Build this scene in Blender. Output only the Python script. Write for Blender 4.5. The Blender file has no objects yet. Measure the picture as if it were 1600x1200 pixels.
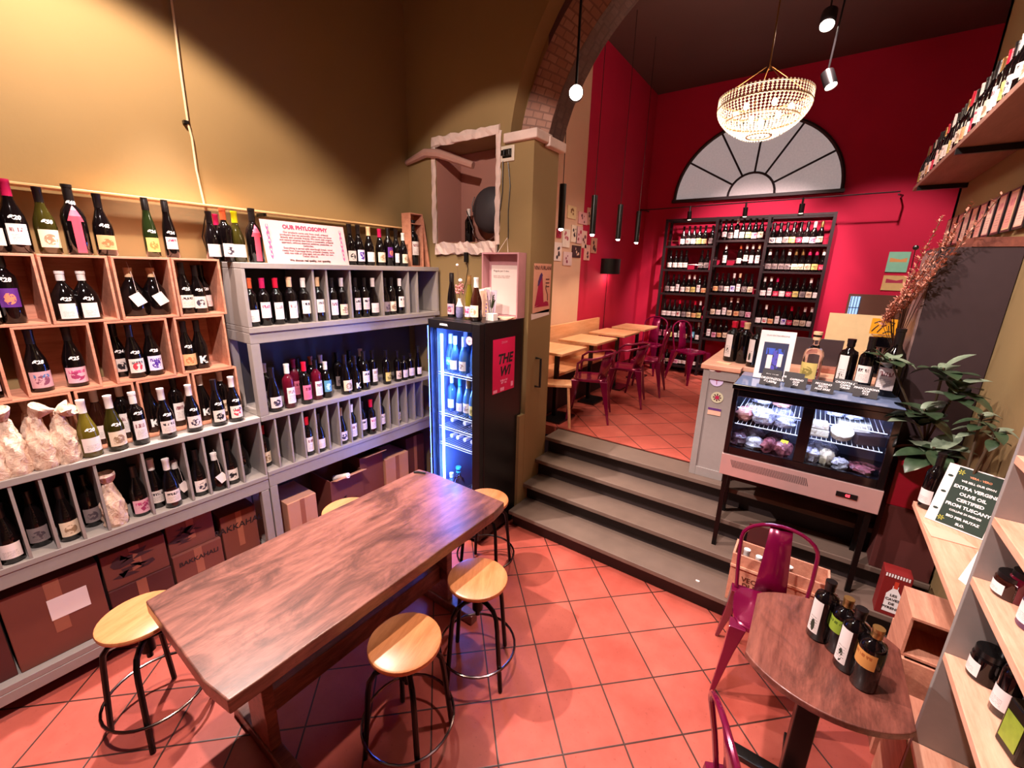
import bpy, math, random
from mathutils import Vector, Matrix
random.seed(11)
SC = bpy.context.scene
COL = SC.collection
PI = math.pi
# ------------------------------------------------------------------ camera
FPX = 660.56; PIT = math.radians(15.19); ROL = math.radians(1.455); YAW = math.radians(35.25)
CAMP = Vector((0, 0, 2.2))
_f0 = Vector((-math.sin(YAW), math.cos(YAW), 0)); _r0 = Vector((math.cos(YAW), math.sin(YAW), 0)); _z = Vector((0, 0, 1))
CF = _f0*math.cos(PIT) - _z*math.sin(PIT)
_u0 = _r0.cross(CF)
CR = _r0*math.cos(ROL) + _u0*math.sin(ROL)
CU = _u0*math.cos(ROL) - _r0*math.sin(ROL)
camd = bpy.data.cameras.new('camera'); cam = bpy.data.objects.new('camera', camd); COL.objects.link(cam)
camd.sensor_width = 36; camd.lens = FPX*36/1600; camd.clip_start = .02; camd.clip_end = 60
M = Matrix.Identity(4)
for i in range(3):
    M[i][0] = CR[i]; M[i][1] = CU[i]; M[i][2] = -CF[i]; M[i][3] = CAMP[i]
cam.matrix_world = M
SC.camera = cam
def at(px, py, ax, v):
    """the place in the room that a pixel of the photograph shows, on the plane ax = v"""
    d = CF + CR*((px-800)/FPX) - CU*((py-600)/FPX)
    i = 'xyz'.index(ax)
    return CAMP + d*((v-CAMP[i])/d[i])
def scr(p):
    d = Vector(p)-CAMP; w = d.dot(CF)
    return 800+FPX*d.dot(CR)/w, 600-FPX*d.dot(CU)/w
# ------------------------------------------------------------------ world, exposure
W = bpy.data.worlds.new('world'); SC.world = W; W.use_nodes = True
W.node_tree.nodes['Background'].inputs[0].default_value = (.25, .1, .1, 1)
W.node_tree.nodes['Background'].inputs[1].default_value = .025
SC.view_settings.view_transform = 'Standard'; SC.view_settings.look = 'None'
SC.view_settings.gamma = 1; SC.view_settings.use_curve_mapping = False
SC.view_settings.exposure = 0.3
SC.cycles.max_bounces = 7; SC.cycles.diffuse_bounces = 3; SC.cycles.glossy_bounces = 4
SC.cycles.transmission_bounces = 6; SC.cycles.transparent_max_bounces = 12
SC.cycles.sample_clamp_indirect = 6; SC.cycles.caustics_reflective = False; SC.cycles.caustics_refractive = False
SC.cycles.use_denoising = True
# ------------------------------------------------------------------ lamps (their own light)
def spot(name, loc, tgt, energy, deg, col=(1, .8, .62), blend=.35, size=.05):
    l = bpy.data.lights.new(name, 'SPOT'); l.energy = energy; l.spot_size = math.radians(deg); l.spot_blend = blend
    l.color = col; l.shadow_soft_size = size
    o = bpy.data.objects.new(name, l); COL.objects.link(o); o.location = loc
    o.rotation_euler = (Vector(tgt)-Vector(loc)).to_track_quat('-Z', 'Y').to_euler()
    return o
def point(name, loc, energy, col=(1, .8, .6), size=.05):
    l = bpy.data.lights.new(name, 'POINT'); l.energy = energy; l.color = col; l.shadow_soft_size = size
    o = bpy.data.objects.new(name, l); COL.objects.link(o); o.location = loc
    return o
def area(name, loc, tgt, energy, sx, sy, col):
    l = bpy.data.lights.new(name, 'AREA'); l.shape = 'RECTANGLE'; l.size = sx; l.size_y = sy; l.energy = energy; l.color = col
    o = bpy.data.objects.new(name, l); COL.objects.link(o); o.location = loc
    o.rotation_euler = (Vector(tgt)-Vector(loc)).to_track_quat('-Z', 'Y').to_euler()
    return o
WARM = (1, .82, .70); PINK = (1, .76, .72); NEUT = (1, .86, .80)
spot('wall_spot_light', (-2.30, .55, 3.95), (-2.95, .75, 1.6), 260, 106, (1, .78, .60), .30, .05)
spot('wall_spot_light', (-2.25, 1.75, 3.75), (-2.75, 1.85, 0), 90, 84, (1, .78, .62), .35, .05)
spot('rack_spot_light', (-.75, .1, 4.3), (-2.9, .9, .65), 560, 46, NEUT, .4, .05)
spot('rack_spot_light', (-.9, 1.4, 4.3), (-2.9, 2.0, .9), 280, 42, NEUT, .4, .05)
spot('table_spot_light', (-3.05, .95, 3.75), (-1.25, 1.15, 0), 640, 78, NEUT, .3, .03)
spot('floor_spot_light', (-.35, 1.9, 4.4), (-.05, 2.3, 0), 260, 50, PINK, .35, .04)
spot('shelf_spot_light', (-.7, .8, 4.2), (.75, 2.4, 1.4), 430, 78, NEUT, .35, .05)
spot('price_spot_light', (-.55, 2.0, 4.2), (.8, 4.0, 2.3), 260, 52, WARM, .35, .04)
spot('pillar_spot_light', (-1.35, .75, 3.6), (-2.3, 2.88, 2.45), 150, 50, WARM, .3, .03)
spot('front_room_star_light', (-1.40, 2.50, 3.26), (-1.2, 1.3, 0), 26, 140, (1, .8, .6), .5, .03)
# dining room behind the arch
spot('dining_spot_light', (-.3, 4.6, 4.4), (-1.0, 7.1, 1.9), 640, 52, PINK, .6, .05)
spot('dining_spot_light', (-.9, 4.3, 4.4), (-1.9, 5.0, .7), 90, 70, (1, .76, .62), .5, .05)
spot('corner_spot_light', (.1, 4.8, 4.4), (.55, 7.1, 2.0), 300, 46, PINK, .6, .05)
spot('counter_spot_light', (-.5, 3.0, 4.3), (-.1, 3.5, 1.5), 190, 55, NEUT, .4, .05)

# ------------------------------------------------------------------ materials
def s2l(c):
    return tuple((x/12.92 if x <= .04045 else ((x+.055)/1.055)**2.4) for x in c)
def hx(h):
    h = h.lstrip('#'); return s2l(tuple(int(h[i:i+2], 16)/255 for i in (0, 2, 4)))
class NT:
    def __init__(s, name):
        s.m = bpy.data.materials.new(name); s.m.use_nodes = True; s.t = s.m.node_tree; s.n = s.t.nodes
        s.b = s.n['Principled BSDF']; s.L = s.t.links
    def node(s, typ, **k):
        n = s.n.new(typ)
        for a, v in k.items():
            if a.startswith('i_'): n.inputs[int(a[2:]) if a[2:].isdigit() else a[2:]].default_value = v
            else: setattr(n, a, v)
        return n
    def link(s, a, b): s.L.new(a, b)
    def math(s, op, a, b=None, c=None):
        n = s.n.new('ShaderNodeMath'); n.operation = op
        for i, v in enumerate((a, b, c)):
            if v is None: continue
            if isinstance(v, (int, float)): n.inputs[i].default_value = v
            else: s.link(v, n.inputs[i])
        return n.outputs[0]
    def mix(s, f, a, b, mode='MIX'):
        n = s.n.new('ShaderNodeMix'); n.data_type = 'RGBA'; n.blend_type = mode
        for i, v in ((0, f), (6, a), (7, b)):
            if isinstance(v, (int, float)): n.inputs[i].default_value = v
            elif isinstance(v, tuple): n.inputs[i].default_value = (*v[:3], 1)
            else: s.link(v, n.inputs[i])
        return n.outputs[2]
    def coord(s, kind='Object', scale=(1, 1, 1), rot=(0, 0, 0), loc=(0, 0, 0)):
        t = s.n.new('ShaderNodeTexCoord'); mp = s.n.new('ShaderNodeMapping'); s.link(t.outputs[kind], mp.inputs[0])
        mp.inputs['Scale'].default_value = scale; mp.inputs['Rotation'].default_value = rot; mp.inputs['Location'].default_value = loc
        return mp.outputs[0]
    def noise(s, vec, scale, detail=4, rough=.55, dist=0):
        n = s.n.new('ShaderNodeTexNoise'); n.inputs['Scale'].default_value = scale; n.inputs['Detail'].default_value = detail
        n.inputs['Roughness'].default_value = rough; n.inputs['Distortion'].default_value = dist
        s.link(vec, n.inputs['Vector']); return n.outputs[0]
    def ramp(s, v, stops):
        n = s.n.new('ShaderNodeValToRGB'); e = n.color_ramp.elements
        while len(e) < len(stops): e.new(.5)
        for i, (p, c) in enumerate(stops):
            e[i].position = p; e[i].color = (*c, 1) if len(c) == 3 else c
        s.link(v, n.inputs[0]); return n.outputs[0]
    def bump(s, h, strength=.2, dist=.01):
        n = s.n.new('ShaderNodeBump'); n.inputs['Strength'].default_value = strength; n.inputs['Distance'].default_value = dist
        s.link(h, n.inputs['Height']); s.link(n.outputs[0], s.b.inputs['Normal'])
    def base(s, c):
        if isinstance(c, tuple): s.b.inputs['Base Color'].default_value = (*c[:3], 1)
        else: s.link(c, s.b.inputs['Base Color'])
    def set(s, **k):
        for a, v in k.items(): s.b.inputs[a.replace('_', ' ')].default_value = v
_mc = {}
def mat(name, col, rough=.5, metal=0, var=.12, nscale=18, bump=0, coat=0, spec=.5):
    """plain procedural material with a little mottling"""
    if name in _mc: return _mc[name]
    t = NT(name); c = hx(col) if isinstance(col, str) else col
    v = t.coord(); nz = t.noise(v, nscale)
    d = tuple(x*(1-var) for x in c); l = tuple(min(1, x*(1+var)) for x in c)
    t.base(t.mix(nz, d, l)); t.set(Roughness=rough, Metallic=metal)
    t.b.inputs['Specular IOR Level'].default_value = spec
    if coat: t.b.inputs['Coat Weight'].default_value = coat; t.b.inputs['Coat Roughness'].default_value = .08
    if bump: t.bump(t.noise(v, nscale*4), bump, .004)
    _mc[name] = t.m; return t.m
def emat(name, col, strength):
    if name in _mc: return _mc[name]
    t = NT(name); c = hx(col) if isinstance(col, str) else col
    t.base(c); t.b.inputs['Emission Color'].default_value = (*c, 1); t.b.inputs['Emission Strength'].default_value = strength
    _mc[name] = t.m; return t.m
def glassmat(name, col, rough=.03, ior=1.45, alpha=None):
    if name in _mc: return _mc[name]
    t = NT(name); c = hx(col) if isinstance(col, str) else col
    t.base(c); t.set(Roughness=rough, IOR=ior); t.b.inputs['Transmission Weight'].default_value = 1
    _mc[name] = t.m; return t.m
def panemat(name, tint=(.9, .95, 1), refl=.08):
    """thin window glass: mostly clear, with a faint reflection"""
    if name in _mc: return _mc[name]
    t = NT(name); out = t.n['Material Output']
    tr = t.node('ShaderNodeBsdfTransparent'); tr.inputs[0].default_value = (*tint, 1)
    gl = t.node('ShaderNodeBsdfGlossy'); gl.inputs['Roughness'].default_value = .03
    mx = t.node('ShaderNodeMixShader'); fr = t.node('ShaderNodeFresnel'); fr.inputs[0].default_value = 1.35
    ge = t.node('ShaderNodeNewGeometry'); t.link(t.math('MULTIPLY', fr.outputs[0], t.math('SUBTRACT', 1, ge.outputs['Backfacing'])), mx.inputs[0]); t.link(tr.outputs[0], mx.inputs[1]); t.link(gl.outputs[0], mx.inputs[2])
    t.link(mx.outputs[0], out.inputs[0]); t.n.remove(t.b)
    _mc[name] = t.m; return t.m
def woodmat(name, dark, light, axis='y', scale=1, rough=.45, knots=False, contrast=.5, coat=0, worn=0):
    if name in _mc: return _mc[name]
    t = NT(name); d, l = hx(dark), hx(light)
    st = {'x': (1, 9, 9), 'y': (9, 1, 9), 'z': (9, 9, 1)}[axis]
    v = t.coord('Object', tuple(a*scale for a in st))
    n1 = t.noise(v, 1.6, 8, .65, .2); n2 = t.noise(v, 9, 6, .7, .2)
    f = t.math('ADD', t.math('MULTIPLY', n1, .65), t.math('MULTIPLY', n2, .35))
    r = t.ramp(f, [(.5-contrast*.32, d), (.5+contrast*.28, l)])
    if worn:
        w_ = t.ramp(t.noise(t.coord('Object', tuple((2.2 if a > 1 else 1) for a in st)), 2.6, 6, .7, .8), [(.38, tuple(x*.42 for x in d)), (.56, (1, 1, 1))])
        r = t.mix(worn, r, w_, 'MULTIPLY')
    if knots:
        vo = t.node('ShaderNodeTexVoronoi'); vo.inputs['Scale'].default_value = 1.1*scale
        t.link(t.coord('Object', tuple((2.2 if a > 1 else 1)*scale for a in st)), vo.inputs['Vector'])
        k = t.math('LESS_THAN', vo.outputs[0], .06)
        r = t.mix(t.math('MULTIPLY', k, .75), r, tuple(x*.35 for x in d))
    t.base(r); t.set(Roughness=rough); t.bump(n2, .12, .003)
    if coat: t.b.inputs['Coat Weight'].default_value = coat; t.b.inputs['Coat Roughness'].default_value = .2
    _mc[name] = t.m; return t.m
def labelmat(name, paper, ink, header=None, pic=None, lines=True, pc=.45, pr=.09, ps=5):
    """printed paper label in UV space: heading, picture blob, lines of small print"""
    if name in _mc: return _mc[name]
    t = NT(name); p, k = hx(paper), hx(ink)
    tc = t.node('ShaderNodeTexCoord'); sp = t.node('ShaderNodeSeparateXYZ'); t.link(tc.outputs['UV'], sp.inputs[0])
    u, v = sp.outputs[0], sp.outputs[1]
    def band(x, a, b): return t.math('MULTIPLY', t.math('GREATER_THAN', x, a), t.math('LESS_THAN', x, b))
    oi = t.node('ShaderNodeObjectInfo'); rnd = t.math('MULTIPLY', oi.outputs['Random'], 57)
    def rn(sc, det):
        va = t.node('ShaderNodeVectorMath', operation='ADD'); t.link(t.coord('UV', sc), va.inputs[0]); cb = t.node('ShaderNodeCombineXYZ'); t.link(rnd, cb.inputs[0]); t.link(rnd, cb.inputs[2]); t.link(cb.outputs[0], va.inputs[1]); return t.noise(va.outputs[0], 1, det)
    n = rn((34, 14, 1), 2)
    c = p
    if lines:
        fr = t.math('LESS_THAN', t.math('FRACT', t.math('MULTIPLY', v, 13)), .42)
        m = t.math('MULTIPLY', t.math('MULTIPLY', fr, band(v, .1, .5)), t.math('MULTIPLY', band(u, .18, .82), t.math('GREATER_THAN', n, .46)))
        c = t.mix(t.math('MULTIPLY', m, .55), c, k)
    if header:
        m = t.math('MULTIPLY', t.math('MULTIPLY', band(v, .62, .82), band(u, .14, .86)), t.math('GREATER_THAN', rn((16, 3, 1), 1), .48))
        c = t.mix(m, c, hx(header))
    if pic:
        n2 = rn((ps, ps, 1), 3)
        dx = t.math('SUBTRACT', u, .5); dy = t.math('SUBTRACT', v, pc)
        d = t.math('ADD', t.math('MULTIPLY', dx, dx), t.math('MULTIPLY', dy, dy))
        m = t.math('MULTIPLY', t.math('LESS_THAN', d, pr), t.math('GREATER_THAN', n2, .47))
        c = t.mix(m, c, hx(pic))
    t.base(c); t.set(Roughness=.6)
    _mc[name] = t.m; return t.m

# ------------------------------------------------------------------ mesh builder
class MB:
    def __init__(s): s.v = []; s.f = []; s.sm = []; s.uv = {}
    def add(s, vs, fs, smooth=False):
        o = len(s.v); s.v += [tuple(v) for v in vs]
        for f in fs: s.f.append(tuple(i+o for i in f)); s.sm.append(smooth)
        return s
    def box(s, x0, x1, y0, y1, z0, z1, m=None):
        vs = [Vector((x, y, z)) for x in (x0, x1) for y in (y0, y1) for z in (z0, z1)]
        if m: vs = [m @ v for v in vs]
        return s.add(vs, [(0, 1, 3, 2), (4, 6, 7, 5), (0, 4, 5, 1), (2, 3, 7, 6), (0, 2, 6, 4), (1, 5, 7, 3)])
    def lathe(s, prof, n=20, c=(0, 0, 0), m=None, a0=0, a1=2*PI, smooth=True, cap=True):
        full = abs(a1-a0-2*PI) < 1e-6; k = n if full else n+1; vs = []
        for r, z in prof:
            for i in range(k):
                a = a0+(a1-a0)*i/n; v = Vector((c[0]+r*math.cos(a), c[1]+r*math.sin(a), c[2]+z)); vs.append(m @ v if m else v)
        fs = []
        for j in range(len(prof)-1):
            for i in range(n):
                i2 = (i+1) % k; fs.append((j*k+i, j*k+i2, (j+1)*k+i2, (j+1)*k+i))
        if full and cap:
            if prof[0][0] > 1e-5: fs.append(tuple(reversed(range(k))))
            if prof[-1][0] > 1e-5: fs.append(tuple((len(prof)-1)*k+i for i in range(k)))
        return s.add(vs, fs, smooth)
    def tube(s, path, r, n=8, closed=False, cap=True, flat=1):
        P = [Vector(p) for p in path]; K = len(P); vs = []
        rr = r if isinstance(r, (list, tuple)) else [r]*K
        up = None
        for i in range(K):
            a = P[(i-1) % K] if (closed or i > 0) else P[i]; b = P[(i+1) % K] if (closed or i < K-1) else P[i]
            t = (b-a).normalized()
            if up is None:
                up = Vector((0, 0, 1)) if abs(t.z) < .9 else Vector((1, 0, 0))
            side = t.cross(up)
            if side.length < 1e-4: side = t.cross(Vector((0, 1, 0)))
            side.normalize(); up = side.cross(t).normalized()
            for j in range(n):
                q = 2*PI*j/n; vs.append(P[i]+side*(rr[i]*math.cos(q))+up*(rr[i]*flat*math.sin(q)))
        fs = []
        for i in range(K if closed else K-1):
            i2 = (i+1) % K
            for j in range(n): fs.append((i*n+j, i*n+(j+1) % n, i2*n+(j+1) % n, i2*n+j))
        if not closed and cap: fs += [tuple(reversed(range(n))), tuple((K-1)*n+j for j in range(n))]
        return s.add(vs, fs, True)
    def cyl(s, p0, p1, r, n=12, r2=None):
        return s.tube([p0, p1], [r, r if r2 is None else r2], n)
    def prism(s, poly, h0, h1, m=None, ax='z'):
        k = len(poly); vs = []
        for h in (h0, h1):
            for a, b in poly:
                v = Vector({'z': (a, b, h), 'x': (h, a, b), 'y': (a, h, b)}[ax]); vs.append(m @ v if m else v)
        fs = [tuple(reversed(range(k))), tuple(range(k, 2*k))] + [(i, (i+1) % k, k+(i+1) % k, k+i) for i in range(k)]
        return s.add(vs, fs)
    def ball(s, c, r, n=12, sz=1):
        m = max(4, n//2+1)
        return s.lathe([(r*math.sin(PI*i/m), -r*sz*math.cos(PI*i/m)) for i in range(m+1)], n, c)
    def patch(s, r, z0, z1, a0, a1, n=8, r2=None, b0=None, b1=None):
        """curved sheet on a cylinder (a paper label); angles in radians around +X"""
        r2 = r if r2 is None else r2; b0 = a0 if b0 is None else b0; b1 = a1 if b1 is None else b1; vs = []; uv = []
        for (rr, z, p, q, vv) in ((r, z0, a0, a1, 0), (r2, z1, b0, b1, 1)):
            for i in range(n+1):
                a = p+(q-p)*i/n; vs.append((rr*math.cos(a), rr*math.sin(a), z)); uv.append((i/n, vv))
        o = len(s.v); f0 = len(s.f)
        s.add(vs, [(i, i+1, n+2+i, n+1+i) for i in range(n)], True)
        for j in range(f0, len(s.f)): s.uv[j] = [uv[i-o] for i in s.f[j]]
        return s
    def mesh(s, name, m, smang=35):
        me = bpy.data.meshes.new(name); me.from_pydata(s.v, [], s.f); me.materials.append(m)
        me.polygons.foreach_set('use_smooth', s.sm)
        if s.uv:
            ul = me.uv_layers.new(name='UVMap')
            for p in me.polygons:
                if p.index in s.uv:
                    for li, q in zip(p.loop_indices, s.uv[p.index]): ul.data[li].uv = q
        if any(s.sm): me.set_sharp_from_angle(angle=math.radians(smang))
        me.update(); return me
    def build(s, name, m, parent=None, loc=(0, 0, 0), rot=(0, 0, 0), bevel=0, seg=2, label=None, sub=0):
        return place(name, s.mesh(name, m), parent, loc, rot, bevel, seg, label, sub)
def place(name, me, parent=None, loc=(0, 0, 0), rot=(0, 0, 0), bevel=0, seg=2, label=None, sub=0):
    o = bpy.data.objects.new(name, me); COL.objects.link(o); o.location = loc; o.rotation_euler = rot
    if parent: o.parent = parent
    if bevel:
        b = o.modifiers.new('bevel', 'BEVEL'); b.width = bevel; b.segments = seg; b.limit_method = 'ANGLE'; b.angle_limit = math.radians(40)
    if sub:
        d = o.modifiers.new('sub', 'SUBSURF'); d.levels = sub; d.render_levels = sub
    if label: o['label'] = label
    return o
LABELS = []
def tag(o, label, cat, group=None):
    o['label'] = label; o['category'] = cat
    if group: o['group'] = group
    LABELS.append(label); return o
def thing(name, label, cat, loc=(0, 0, 0), rz=0, group=None):
    o = bpy.data.objects.new(name, None); COL.objects.link(o); o.location = loc; o.rotation_euler = (0, 0, rz)
    o.empty_display_size = .05
    return tag(o, label, cat, group)
def struct(name, mb, m, bevel=0):
    o = mb.build(name, m, bevel=bevel); o['kind'] = 'structure'; return o
def dup(root, loc, rz, label=None, group=None):
    r = root.copy(); COL.objects.link(r); r.location = loc; r.rotation_euler = (0, 0, rz)
    for ch in list(root.children):
        c = ch.copy(); COL.objects.link(c); c.parent = r
        for g in ch.children:
            d = g.copy(); COL.objects.link(d); d.parent = c
    if label: tag(r, label, r['category'], group or r.get('group'))
    return r
_txt = {}
def lettering(s, size, m, parent, org, right, up, off=.001, align='CENTER', name='lettering', bold=0, shear=0, extrude=0):
    """writing laid flat on a surface: origin, reading direction, up direction"""
    cu = bpy.data.curves.new('t', 'FONT'); cu.body = s; cu.size = size; cu.align_x = align; cu.align_y = 'CENTER'
    cu.offset = bold; cu.shear = shear; cu.resolution_u = 2; cu.extrude = extrude; cu.space_line = .95
    to = bpy.data.objects.new('t', cu); me = bpy.data.meshes.new_from_object(to)
    bpy.data.objects.remove(to); bpy.data.curves.remove(cu)
    R, U = Vector(right).normalized(), Vector(up).normalized(); Nn = R.cross(U)
    for v in me.vertices: v.co = Vector(org)+R*v.co.x+U*v.co.y+Nn*(v.co.z+off)
    me.materials.clear(); me.materials.append(m); me.name = name
    return place(name, me, parent)
def frame_matrix(org, right, up):
    R, U = Vector(right).normalized(), Vector(up).normalized(); Nn = R.cross(U)
    m = Matrix.Identity(4)
    for i in range(3): m[i][0] = R[i]; m[i][1] = U[i]; m[i][2] = Nn[i]; m[i][3] = org[i]
    return m
def sheet(w, h, m4, th=.002, z=0):
    return MB().box(-w/2, w/2, -h/2, h/2, z, z+th, m4)
def uvquad(mb, w, h, m4, z):
    o = len(mb.v); mb.add([m4 @ Vector(p) for p in ((-w/2, -h/2, z), (w/2, -h/2, z), (w/2, h/2, z), (-w/2, h/2, z))], [(0, 1, 2, 3)])
    mb.uv[len(mb.f)-1] = [(0, 0), (1, 0), (1, 1), (0, 1)]; return mb
def fan2(mb, pts, m4, z):
    mb.add([m4 @ Vector((a, b, z)) for a, b in pts], [tuple(range(len(pts)))]); return mb
def circ(cx, cy, r, n=20, ry=None): return [(cx+r*math.cos(2*PI*i/n), cy+(ry or r)*math.sin(2*PI*i/n)) for i in range(n)]

# palette
GREY = mat('grey_paint', '#938884', .45, var=.08, nscale=30, bump=.05)
DGREY = mat('dark_grey_panel', '#3a3435', .6)
BLACK = mat('black_metal', '#0d0b0c', .3, 0, .2)
BLACKP = mat('black_plastic', '#0b090b', .35, 0, .2)
PINE = woodmat('pine_wood', '#c88468', '#eab498', 'y', 1.2, .5, True)
PINEX = woodmat('pine_wood_across', '#c88468', '#eab498', 'x', 1.2, .5, True)
CRATE = woodmat('crate_wood', '#b4705a', '#de9c80', 'y', 1.4, .55, False)
MAPLE = woodmat('maple_ply', '#bc7244', '#d68c5c', 'y', 2, .35, False, .4)
PLY = woodmat('birch_ply', '#e2a070', '#f4bc90', 'y', 1.5, .4, False, .4)
OAKTOP = woodmat('dark_walnut', '#3c1c18', '#a4685a', 'y', 2.1, .34, False, .85, .25, .6)
ROUNDW = woodmat('worn_red_wood', '#4a1c16', '#98584a', 'y', 1.8, .4, False, .7, .15, .6)
WHITEP = mat('white_paper', '#f0dcd8', .6, var=.03)
CARD = mat('brown_cardboard', '#74392c', .75, var=.12, nscale=9, bump=.05)
CARDL = mat('light_cardboard', '#c08468', .75, var=.1, nscale=9)
CARDD = mat('dark_red_cardboard', '#521e1a', .75, var=.12, nscale=9)
INK = mat('black_ink', '#1c1216', .6)
REDINK = mat('crimson_ink', '#b01848', .6)
WHITEINK = mat('white_ink', '#f4ecec', .5)
STEEL = mat('brushed_steel', '#d8b4b0', .3, .55, .06)
CREAM = mat('cream_plastic', '#d8c8b8', .4)
CHROME = mat('chrome', '#c0b8b8', .15, 1, .03)
WINE = mat('crimson_enamel', '#780a3a', .22, .35, .06, coat=.6)

# ------------------------------------------------------------------ walls and floors
def wallmat(name, col, dark=None, rough=.8, scale=1.5, var=.12):
    t = NT(name); c = hx(col); v = t.coord()
    n = t.noise(v, scale, 5); n2 = t.noise(v, 45, 4)
    t.base(t.mix(n, tuple(x*(1-var) for x in c), tuple(min(1, x*(1+var)) for x in c))); t.set(Roughness=rough); t.bump(n2, .12, .004)
    return t.m
OLIVE = wallmat('olive_plaster', '#8e744c')
RED = wallmat('crimson_plaster', '#c0083c', scale=2)
CREAMW = wallmat('cream_plaster', '#e0b498')
CEIL = wallmat('dark_ceiling_plaster', '#553c3a')
def tilemat():
    t = NT('terracotta_tiles'); S = .3065
    tc = t.node('ShaderNodeTexCoord'); sp = t.node('ShaderNodeSeparateXYZ'); t.link(tc.outputs['Object'], sp.inputs[0])
    x = t.math('SUBTRACT', sp.outputs[0], -1.264); y = t.math('SUBTRACT', sp.outputs[1], 2.445)
    k = .70710678/S
    u = t.math('MULTIPLY', t.math('ADD', x, y), k); v = t.math('MULTIPLY', t.math('SUBTRACT', y, x), k)
    def edge(q):
        f = t.math('FRACT', t.math('ADD', q, 100)); return t.math('MINIMUM', f, t.math('SUBTRACT', 1, f))
    e = t.math('MINIMUM', edge(u), edge(v)); g = t.math('LESS_THAN', e, .014)
    cb = t.node('ShaderNodeCombineXYZ'); t.link(t.math('FLOOR', u), cb.inputs[0]); t.link(t.math('FLOOR', v), cb.inputs[1])
    wn = t.node('ShaderNodeTexWhiteNoise'); t.link(cb.outputs[0], wn.inputs[0])
    ob = t.coord(); n = t.noise(ob, 4, 6, .6); n2 = t.noise(ob, 60, 4)
    f = t.math('ADD', t.math('MULTIPLY', wn.outputs[0], .18), t.math('MULTIPLY', n, .82))
    c = t.ramp(f, [(.25, hx('#9c4034')), (.8, hx('#c46254'))])
    st = t.math('GREATER_THAN', n2, .66); c = t.mix(t.math('MULTIPLY', st, .35), c, hx('#6e2418'))
    c = t.mix(g, c, hx('#40221c')); t.base(c); t.set(Roughness=.42)
    h = t.math('MULTIPLY', t.math('MINIMUM', e, .02), 40); t.bump(t.math('ADD', h, t.math('MULTIPLY', n, .3)), .35, .004)
    return t.m
TILE = tilemat()
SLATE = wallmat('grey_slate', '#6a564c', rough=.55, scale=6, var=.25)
DSLATE = wallmat('shaded_dark_slate', '#2a1c1c', rough=.6, scale=6, var=.25)  # dark slate, with the shade under the nosings put into its colour
def brickmat():
    t = NT('old_brick'); b = t.node('ShaderNodeTexBrick'); b.inputs['Scale'].default_value = 5.5
    b.inputs['Color1'].default_value = (*hx('#c09484'), 1); b.inputs['Color2'].default_value = (*hx('#a87868'), 1); b.inputs['Mortar'].default_value = (*hx('#8c6a60'), 1)
    b.inputs['Mortar Size'].default_value = .03
    tc = t.coord('UV'); t.link(tc, b.inputs['Vector']); n = t.noise(t.coord(), 14, 5)
    t.base(t.mix(t.math('MULTIPLY', n, .5), b.outputs[0], hx('#70463c'))); t.set(Roughness=.85); t.bump(n, .5, .012); return t.m
BRICK = brickmat()
STONE = wallmat('rough_pink_stone', '#dcc2ba', scale=8, var=.3)

XL, XR, YB, ZC, YW0, YW1, XJ = -3.25, .8, -2.2, 4.8, 2.88, 3.24, -1.89
XU, YBK, XU2, YR = -2.5, 7.15, 2.8, 5.35
struct('floor', MB().box(XL-.1, XR+.1, YB-.1, 3.0, -.1, 0), TILE)
struct('floor_upper', MB().box(XU-.1, XU2+.1, 3.52, YBK+.1, .58, .68).box(XJ-.01, XR, 3.5, 3.53, .58, .68), TILE)
struct('wall_left', MB().box(XL-.1, XL, YB, YW0, 0, ZC), OLIVE)
struct('wall_front', MB().box(XL, XR, YB-.1, YB, 0, ZC), wallmat('darkened_brown_wall', '#2c2018'))  # unseen wall, its colour darkened to cut light bounced back
struct('wall_right', MB().box(XR, XR+.1, YB, YR, 0, ZC), OLIVE)
struct('ceiling', MB().box(XL-.1, XR+.1, YB-.1, YW0+.3, ZC, ZC+.1).box(XU-.2, XU2+.1, YW0+.3, YBK+.1, ZC-.02, ZC+.1), CEIL)
struct('wall_dining_back', MB().box(XU-.1, XU2+.1, YBK, YBK+.1, .5, ZC), RED)
struct('wall_dining_left', MB().box(XU-.1, XU, 4.95, YBK, .5, ZC), RED)
struct('wall_dining_near', MB().box(XU-.1, XU, YW1, 4.95, .5, ZC), CREAMW)
struct('wall_dining_right', MB().box(XU2, XU2+.1, YR, YBK, .5, ZC).box(XR, XU2, YR-.1, YR, .5, ZC), RED)
struct('baseboard_dining', MB().box(XU, XU2, YBK-.012, YBK, .68, .76).box(XU, XU+.012, YW1, YBK, .68, .76), mat('dark_red_baseboard', '#5e1018', .5))
# arch wall with recess (niche) and two-stage brick arch
NX0, NX1, NZ0, NZ1 = -2.905, -2.235, 2.41, 3.2
ACX, AZ, R1, R2 = -.55, 2.87, 1.57, 1.34
def arch_face(x0, R, zs, y0, y1, wall_from=None):
    """wall above an arch opening: strip from the arc up to the ceiling, right of x0"""
    mb = MB(); n = 40; xs = [x0]
    pts = []
    for i in range(n+1):
        a = PI - PI*i/n; pts.append((ACX+R*math.cos(a), zs+R*math.sin(a)))
    pts = [p for p in pts if p[0] <= XR and (p[1] >= 3.1 or p[0] > ACX)]
    pts.insert(0, (x0, 3.1))
    pts.append((XR, pts[-1][1] if pts else zs))
    for (a, b), (c, d) in zip(pts, pts[1:]):
        if c-a < 1e-5: continue
        mb.add([(a, y0, b), (c, y0, d), (c, y0, ZC), (a, y0, ZC), (a, y1, b), (c, y1, d), (c, y1, ZC), (a, y1, ZC)],
               [(0, 1, 2, 3), (7, 6, 5, 4), (0, 4, 5, 1)])
    return mb, pts
YM = 3.02
w = MB()
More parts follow.
